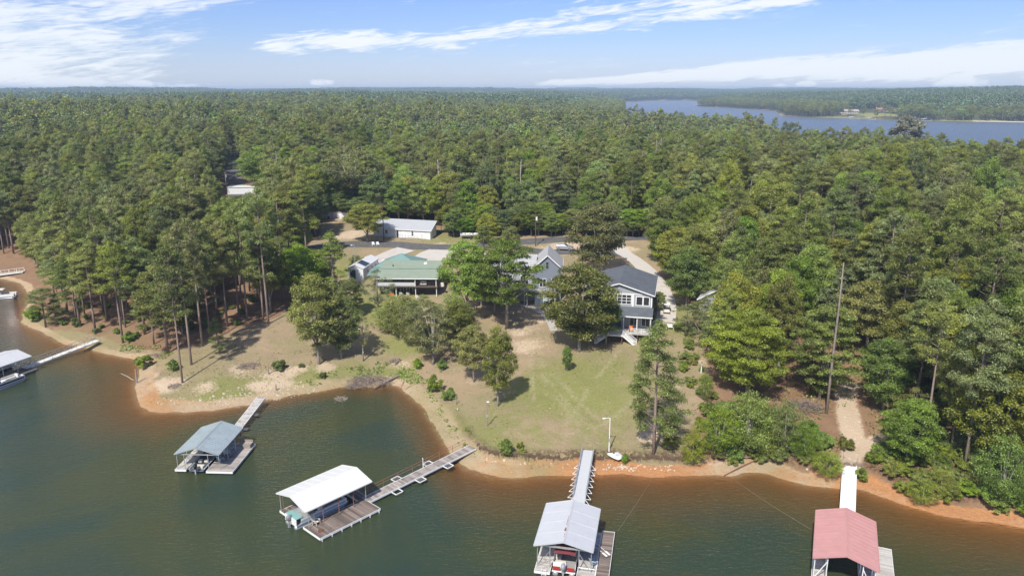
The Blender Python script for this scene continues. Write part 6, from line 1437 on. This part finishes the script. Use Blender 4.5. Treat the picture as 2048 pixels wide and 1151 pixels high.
# washed-up white pedal boat hull
q = hit3(1228, 911); e = empty('pedal_boat', q + Vector((0, 0, .12)), R(32), 'white sailboard hull lying on the grass beside the lamp post', 'boat')
sec = []
for t in np.linspace(0, 1, 9):
    y = -1.5 + 3.0 * t; w_ = .84 * (math.sin(math.pi * (.13 + .76 * t)) ** .5); sec.append([(-w_, y, .12), (-w_ * .9, y, .02), (w_ * .9, y, .02), (w_, y, .12), (w_ * .9, y, .24), (-w_ * .9, y, .24)])
hu = MB().loft(sec).build('hull', white, e, True); MB().box(-.25, .25, -.9, -.3, .243, .27).build('well', bluep, hu); MB().tube((0, .6, .243), (0, .6, .28), .14, n=10).build('hatch', timber, hu); MB().box(-.12, .18, .0, .2, .243, .30).build('cleat', dark, hu)
for p, q_, l_ in (((1470, 962), (1622, 1062), 'thin mooring cable running from the bank pole to the red roofed dock'), ((1302, 962), (1236, 1064), 'thin mooring cable running from the bank to the pale grey roofed dock')):
    A_, B_ = G(*p), G(*q_); o = MB().path([(A_[0], A_[1], .08), ((A_[0] + B_[0]) / 2, (A_[1] + B_[1]) / 2, .03), (B_[0], B_[1], .25)], [.012] * 3, 4).build('mooring_cable', timber); tag(o, l_, 'cable')
# driftwood, brush and logs
def sticks(name, px, py, n, rad, hgt, label, m=timber, L=(1.0, 2.6), r=.035, seed=1, cat='brush pile'):
    rr = random.Random(seed); q = hit3(px, py); mb = MB()
    for k_ in range(n):
        a1 = rr.uniform(0, 6.28); d = rad * rr.uniform(0, 1) ** .6; cx, cy = math.cos(a1) * d, math.sin(a1) * d * .8; zc = hgt * (1 - (d / rad) ** 2) * rr.uniform(.1, 1); l_ = rr.uniform(*L); b2 = rr.uniform(0, 6.28); el_ = rr.uniform(-.35, .45)
        dx, dy, dz = math.cos(b2) * l_ / 2, math.sin(b2) * l_ / 2, math.sin(el_) * l_ / 2
        mb.path([(cx - dx, cy - dy, max(.02, zc - dz)), (cx + rr.uniform(-.15, .15), cy + rr.uniform(-.15, .15), zc + rr.uniform(0, .15)), (cx + dx, cy + dy, max(.02, zc + dz))], [r * rr.uniform(.7, 1.4), r, r * .4], 4)
    o = mb.build(name, m); o.location = q; tag(o, label, cat); return o
drift = mat('driftwood', (.34, .28, .22), .95, .25, 3); drift2 = mat('brush_wood', (.24, .19, .16), .95, .3, 3)
sticks('brush_pile', 738, 762, 190, 3.9, .75, 'grey heap of washed up brush at the head of the cove', drift2, (1, 3.2), seed=2)
sticks('brush_pile', 712, 772, 60, 2.0, .35, 'pale dry reeds spilling into the cove water', drift, (1, 2.4), seed=9)
sticks('brush_pile', 682, 798, 30, 1.0, .25, 'small tangle of twigs standing in the cove water', drift, (.8, 1.8), seed=3)
sticks('brush_pile', 1612, 815, 120, 2.4, .9, 'tangled heap of cut branches left of the sandy path', drift2, (1.2, 3.0), seed=4)
sticks('brush_pile', 352, 772, 50, 1.3, .4, 'small dark twig pile at the foot of the leaning pine', drift2, (.6, 1.5), seed=5)
sticks('brush_pile', 497, 731, 60, 2.0, .3, 'low grey brush pile on the left bank slope', drift2, (.8, 2.0), seed=6)
sticks('brush_pile', 790, 722, 24, 1.0, .4, 'rotten stump wood on the cove bank below the lawn', drift2, (.8, 1.6), r=.08, seed=7)
sticks('brush_pile', 1860, 920, 16, 1.2, .5, 'white fallen branch in the right bank shrubs', bark_dead, (1.6, 3.6), r=.05, seed=8)
sticks('brush_pile', 316, 712, 40, 1.8, .4, 'grey brush beside the small left cove', drift2, (.8, 2.2), seed=12)
def log(p1, p2, r, label, m=drift, lift=.15):
    a_, b2 = hit3(*p1), hit3(*p2); mb = MB(); d = b2 - a_; mid = a_ + d * .5 + Vector((0, 0, .12)); up = Vector((0, 0, lift))
    o = mb.path([up, mid - a_ + up, d + up], [r, r * .9, r * .6], 7).build('log', m); o.location = a_; return tag(o, label, 'log')
log((798, 752), (748, 778), .24, 'thick grey log lying down the brush heap into the cove', drift2); log((808, 762), (800, 778), .06, 'thin stick at the cove edge right of the thick log'); log((822, 772), (809, 780), .06, 'thin pale stick at the cove edge, furthest right')
log((268, 762), (242, 748), .10, 'pale fallen branch reaching into the water on the left point'); log((1380, 927), (1455, 922), .08, 'long pale pole lying on the dark bank'); log((1440, 917), (1522, 915), .08, 'long pale board lying above the bank edge', timber)
log((1448, 952), (1518, 918), .07, 'rusty pole lying slantwise into the water', rust)

# ------------------------------------------------------------------ far shore
tan_w = mat('tan_wall', (.42, .36, .27), .8); tan_r = mat('tan_roof', (.36, .31, .25), .9); red_r = mat('terracotta_roof', (.40, .20, .14), .9)
FH = [(1703, 228, 24, 8, tan_w, tan_r, 'tan house with hipped grey brown roof on the far shore lawn', 'x'), (1765, 224, 20, 8, mat('rose_wall', (.42, .27, .2), .8), red_r, 'reddish roofed house left of its neighbour on the far shore', 'x'),
      (1782, 223, 18, 9, mat('rose_wall', (.42, .27, .2), .8), red_r, 'terracotta coloured house on the far shore, right one of two', 'y'), (1884, 227, 22, 10, sid_white, tan_r, 'white walled house with pale roof on the far shore', 'x'), (1688, 230, 9, 4, tan_w, tan_r, 'small tan outbuilding on the far shore lawn', 'x')]
for px, py, wd, hg, wm_, rm_, lb_, ax_ in FH:
    rd = ray(px, py); tt = np.arange(1000, 2600, 4.0) / math.hypot(rd[0], rd[1]); hh_ = height(rd[0] * tt, rd[1] * tt); j_ = int(np.argmax(CAMH + rd[2] * tt <= hh_)) or 100
    q = (rd[0] * tt[j_], rd[1] * tt[j_]); e = empty('far_house', (q[0], q[1], gz(*q)), R(-8), lb_, 'house')
    wo2 = walls(e, -wd / 2, wd / 2, 0, 14, -1.5, hg * .62, hg, wm_, ax_); gable(e, -wd / 2, wd / 2, 0, 14, hg * .64, hg, rm_, ax_, 1.0, .3)
    for x in np.arange(-wd / 2 + 1.5, wd / 2 - 2, 4.0): window(e, x, x + 2, 1.5, 3.6, 0, 2, 1, fr=.15)
for px, wd, lb_ in ((1707, 16, 'low pale boat dock below the tan far shore house'), (1742, 12, 'dark covered boat dock on the far shore, second from the left'), (1830, 18, 'white covered boat dock on the far shore below the terracotta house'), (1852, 14, 'grey boat dock left of the white walled far house')):
    q = G(px, {1707: 238, 1742: 239.5, 1830: 241.5, 1852: 242}[px]); e = empty('far_dock', (q[0], q[1], 0), R(-5), lb_, 'dock'); metal_roof(e, wd, 9, 3.2, 4.2, roof_white if px in (1707, 1830) else roof_grey, 3.0)
    MB().box(-wd / 2, wd / 2, -4.5, 4.5, .1, .5).build('deck', deck_pale, e); posts(e, [(s * wd * .45, y) for s in (-1, 1) for y in (-4, 4)], .5, 3.3, white, .15)
# pale seawall and beach strip at the right
q0, q1 = G(1948, 243.2), G(2075, 245.5)
o = MB().box(0, float(np.hypot(*(q1 - q0))), 0, 3.0, -.6, 1.3).build('sea_wall', mat('pale_sand_wall', (.60, .52, .44), .9)); o.location = (q0[0], q0[1] + 4, 0); o.rotation_euler = (0, 0, math.atan2(q1[1] - q0[1], q1[0] - q0[0])); tag(o, 'long pale sea wall along the far shore at the right edge', 'wall')
q = G(1327, 200.5); o = MB().box(-130, 130, -10, 10, .5, 4).build('causeway_bridge', concrete); o.location = (q[0], q[1], 0); tag(o, 'low pale bridge across the far end of the lake', 'bridge')

# ------------------------------------------------------------------ stones and ground cover
def scatter_cards(name, spots, n, size, m, label_kind, zoff=.12, hgt=.3):
    Cs = []
    for (pl, dens) in spots:
        xs = [p[0] for p in pl]; ys = [p[1] for p in pl]; ar = (max(xs) - min(xs)) * (max(ys) - min(ys)); k_ = int(ar * dens)
        a_ = rs.uniform(min(xs), max(xs), k_); b2 = rs.uniform(min(ys), max(ys), k_); mk = inside(a_, b2, pl) & (sdn(a_, b2) > 1.6) & (fbm(a_, b2, .5, 3, 60) > .42)
        a_, b2 = a_[mk], b2[mk]; Cs.append(np.stack([a_, b2, height(a_, b2) + rs.uniform(0, hgt, len(a_))], 1))
    C = np.concatenate(Cs); N = np.tile([0, 0, 1.0], (len(C), 1)); V, _ = cards(C, N, size, 0, 1.2, .7)
    me = np_mesh(name, V.reshape(-1, 3), np.arange(len(C) * 4).reshape(-1, 4), m, False, {'tint': ('FACE', rs.uniform(0, 1, len(C)))})
    o = bpy.data.objects.new(name, me); COL.objects.link(o); tag(o, kind='stuff'); return o
scatter_cards('cove_weeds', [(hits([(600, 775), (640, 745), (700, 735), (780, 722), (830, 738), (860, 770), (830, 772), (780, 752), (720, 752), (660, 775)]), 9), (hits([(850, 780), (905, 790), (950, 880), (915, 900), (885, 850)]), 5), (hits([(300, 690), (345, 690), (350, 715), (300, 722)]), 8), (hits([(240, 690), (290, 690), (290, 705), (240, 705)]), 8)], 0, .30, LM['bright'], 'stuff')
scatter_cards('lawn_weeds', [(hits([(470, 740), (560, 700), (620, 700), (640, 745), (560, 765), (480, 790), (380, 790), (300, 740)]), 1.5), (hits([(1330, 620), (1400, 640), (1430, 740), (1390, 800), (1340, 900), (1400, 900), (1380, 700)]), 2.5), (hits([(1000, 900), (1150, 905), (1350, 915), (1350, 925), (1000, 915)]), 2)], 0, .22, LM['olive'], 'stuff', hgt=.18)
scatter_cards('grass_tufts', [(CLEAR[0], .55)], 0, .20, LM['olive'], 'stuff', hgt=.1)
scatter_cards('dry_grass', [(CLEAR[0], .5)], 0, .20, leafmat('dry_blades', (.40, .32, .18), .02, .15, .2), 'stuff', hgt=.08)
scatter_cards('forest_undergrowth', [(hits([(1540, 730), (1800, 700), (2090, 700), (2090, 960), (1750, 930), (1720, 800), (1560, 880)]), 3.0), (hits([(1600, 850), (1700, 860), (1690, 930), (1600, 930)]), 5)], 0, .28, LM['oak'], 'stuff', hgt=.5)
# torn turf lip and roots along the open shore
rt = MB(); r9 = random.Random(5); pts_ = []
for px in range(955, 1375, 5):
    rd = ray(px, 900); t_a = np.linspace(85, 112, 120); xx, yy = t_a * rd[0] / rd[1], t_a; dd9 = sdn(xx, yy); j_ = int(np.argmax(dd9 > 3.45)); pts_.append((xx[j_], yy[j_]))
for (x0, y0), (x1, y1) in zip(pts_[:-1], pts_[1:]):
    if abs(y1 - y0) > 2.5: continue
    for q in range(3):
        f = r9.random(); x = x0 + (x1 - x0) * f; y = y0 + (y1 - y0) * f + r9.uniform(-.15, .15); z = gz(x, y); L9 = r9.uniform(.3, .9); a9 = r9.uniform(-.6, .6)
        if q == 0: rt.box(x - r9.uniform(.12, .4), x + r9.uniform(.12, .4), y - .18, y + .25, z - .3, z + r9.uniform(.02, .16))
        else: rt.path([(x, y, z + .1), (x + L9 * .5 * math.sin(a9), y - L9 * .4, z - .05), (x + L9 * math.sin(a9), y - L9 * .8, z - .35)], [.05, .035, .015], 4)
tag(rt.build('turf_roots', mat('root_soil', (.13, .085, .055), .95, .35, 4)), kind='stuff')
st_ = MB(); rr = random.Random(11)
def stone(x, y, z, s):
    b0 = len(st_.v); 
    dirs = [(1, 0, 0), (0, 1, 0), (-1, 0, 0), (0, -1, 0)]
    top = [(x + d[0] * s * rr.uniform(.3, .7), y + d[1] * s * rr.uniform(.3, .7), z + s * rr.uniform(.25, .55)) for d in dirs]; bot = [(x + d[0] * s * rr.uniform(.7, 1.2), y + d[1] * s * rr.uniform(.7, 1.2), z - .1) for d in dirs]
    st_.loft([bot, top])
for pl, n in ((hits([(480, 815), (527, 803), (560, 800), (640, 782), (640, 770), (600, 762), (560, 758), (520, 740), (470, 775), (400, 800)]), 520), (hits([(300, 812), (480, 806), (480, 796), (300, 795)]), 60), (hits([(950, 905), (1000, 920), (1150, 925), (1150, 935), (980, 925)]), 130), (hits([(1190, 925), (1350, 930), (1350, 942), (1190, 938)]), 110), (hits([(1670, 925), (1730, 925), (1720, 820), (1690, 820)]), 90), (hits([(690, 762), (770, 770), (850, 800), (870, 850), (860, 850), (820, 790)]), 70), (hits([(1560, 935), (1700, 955), (2040, 1035), (2040, 1020), (1700, 945)]), 120)):
    xs = [p[0] for p in pl]; ys = [p[1] for p in pl]; c0_ = 0
    while c0_ < n:
        x, y = rr.uniform(min(xs), max(xs)), rr.uniform(min(ys), max(ys))
        if inside(np.array([x]), np.array([y]), pl)[0]: stone(x, y, gz(x, y), rr.uniform(.06, .26) * (1.4 if rr.random() < .1 else 1))
        c0_ += 1
o = st_.build('shore_stones', mat('pale_stone', (.52, .44, .34), .95, .2, 1.5)); tag(o, kind='stuff')
# ------------------------------------------------------------------ air
hz = MB().box(-7400, 7400, -450, 7900, -11, 61).build('haze', None); hz.data.materials.clear(); tag(hz, kind='stuff')
hm = bpy.data.materials.new('haze_air'); hm.use_nodes = True; hm.node_tree.nodes.clear(); g = NG(hm.node_tree)
pv = g.n('ShaderNodeVolumePrincipled'); pv.inputs['Color'].default_value = (0.60, 0.78, 1.0, 1); pv.inputs['Density'].default_value = 0.00017
ho = g.n('ShaderNodeOutputMaterial'); g.l(pv.outputs[0], ho.inputs['Volume']); hz.data.materials.append(hm)
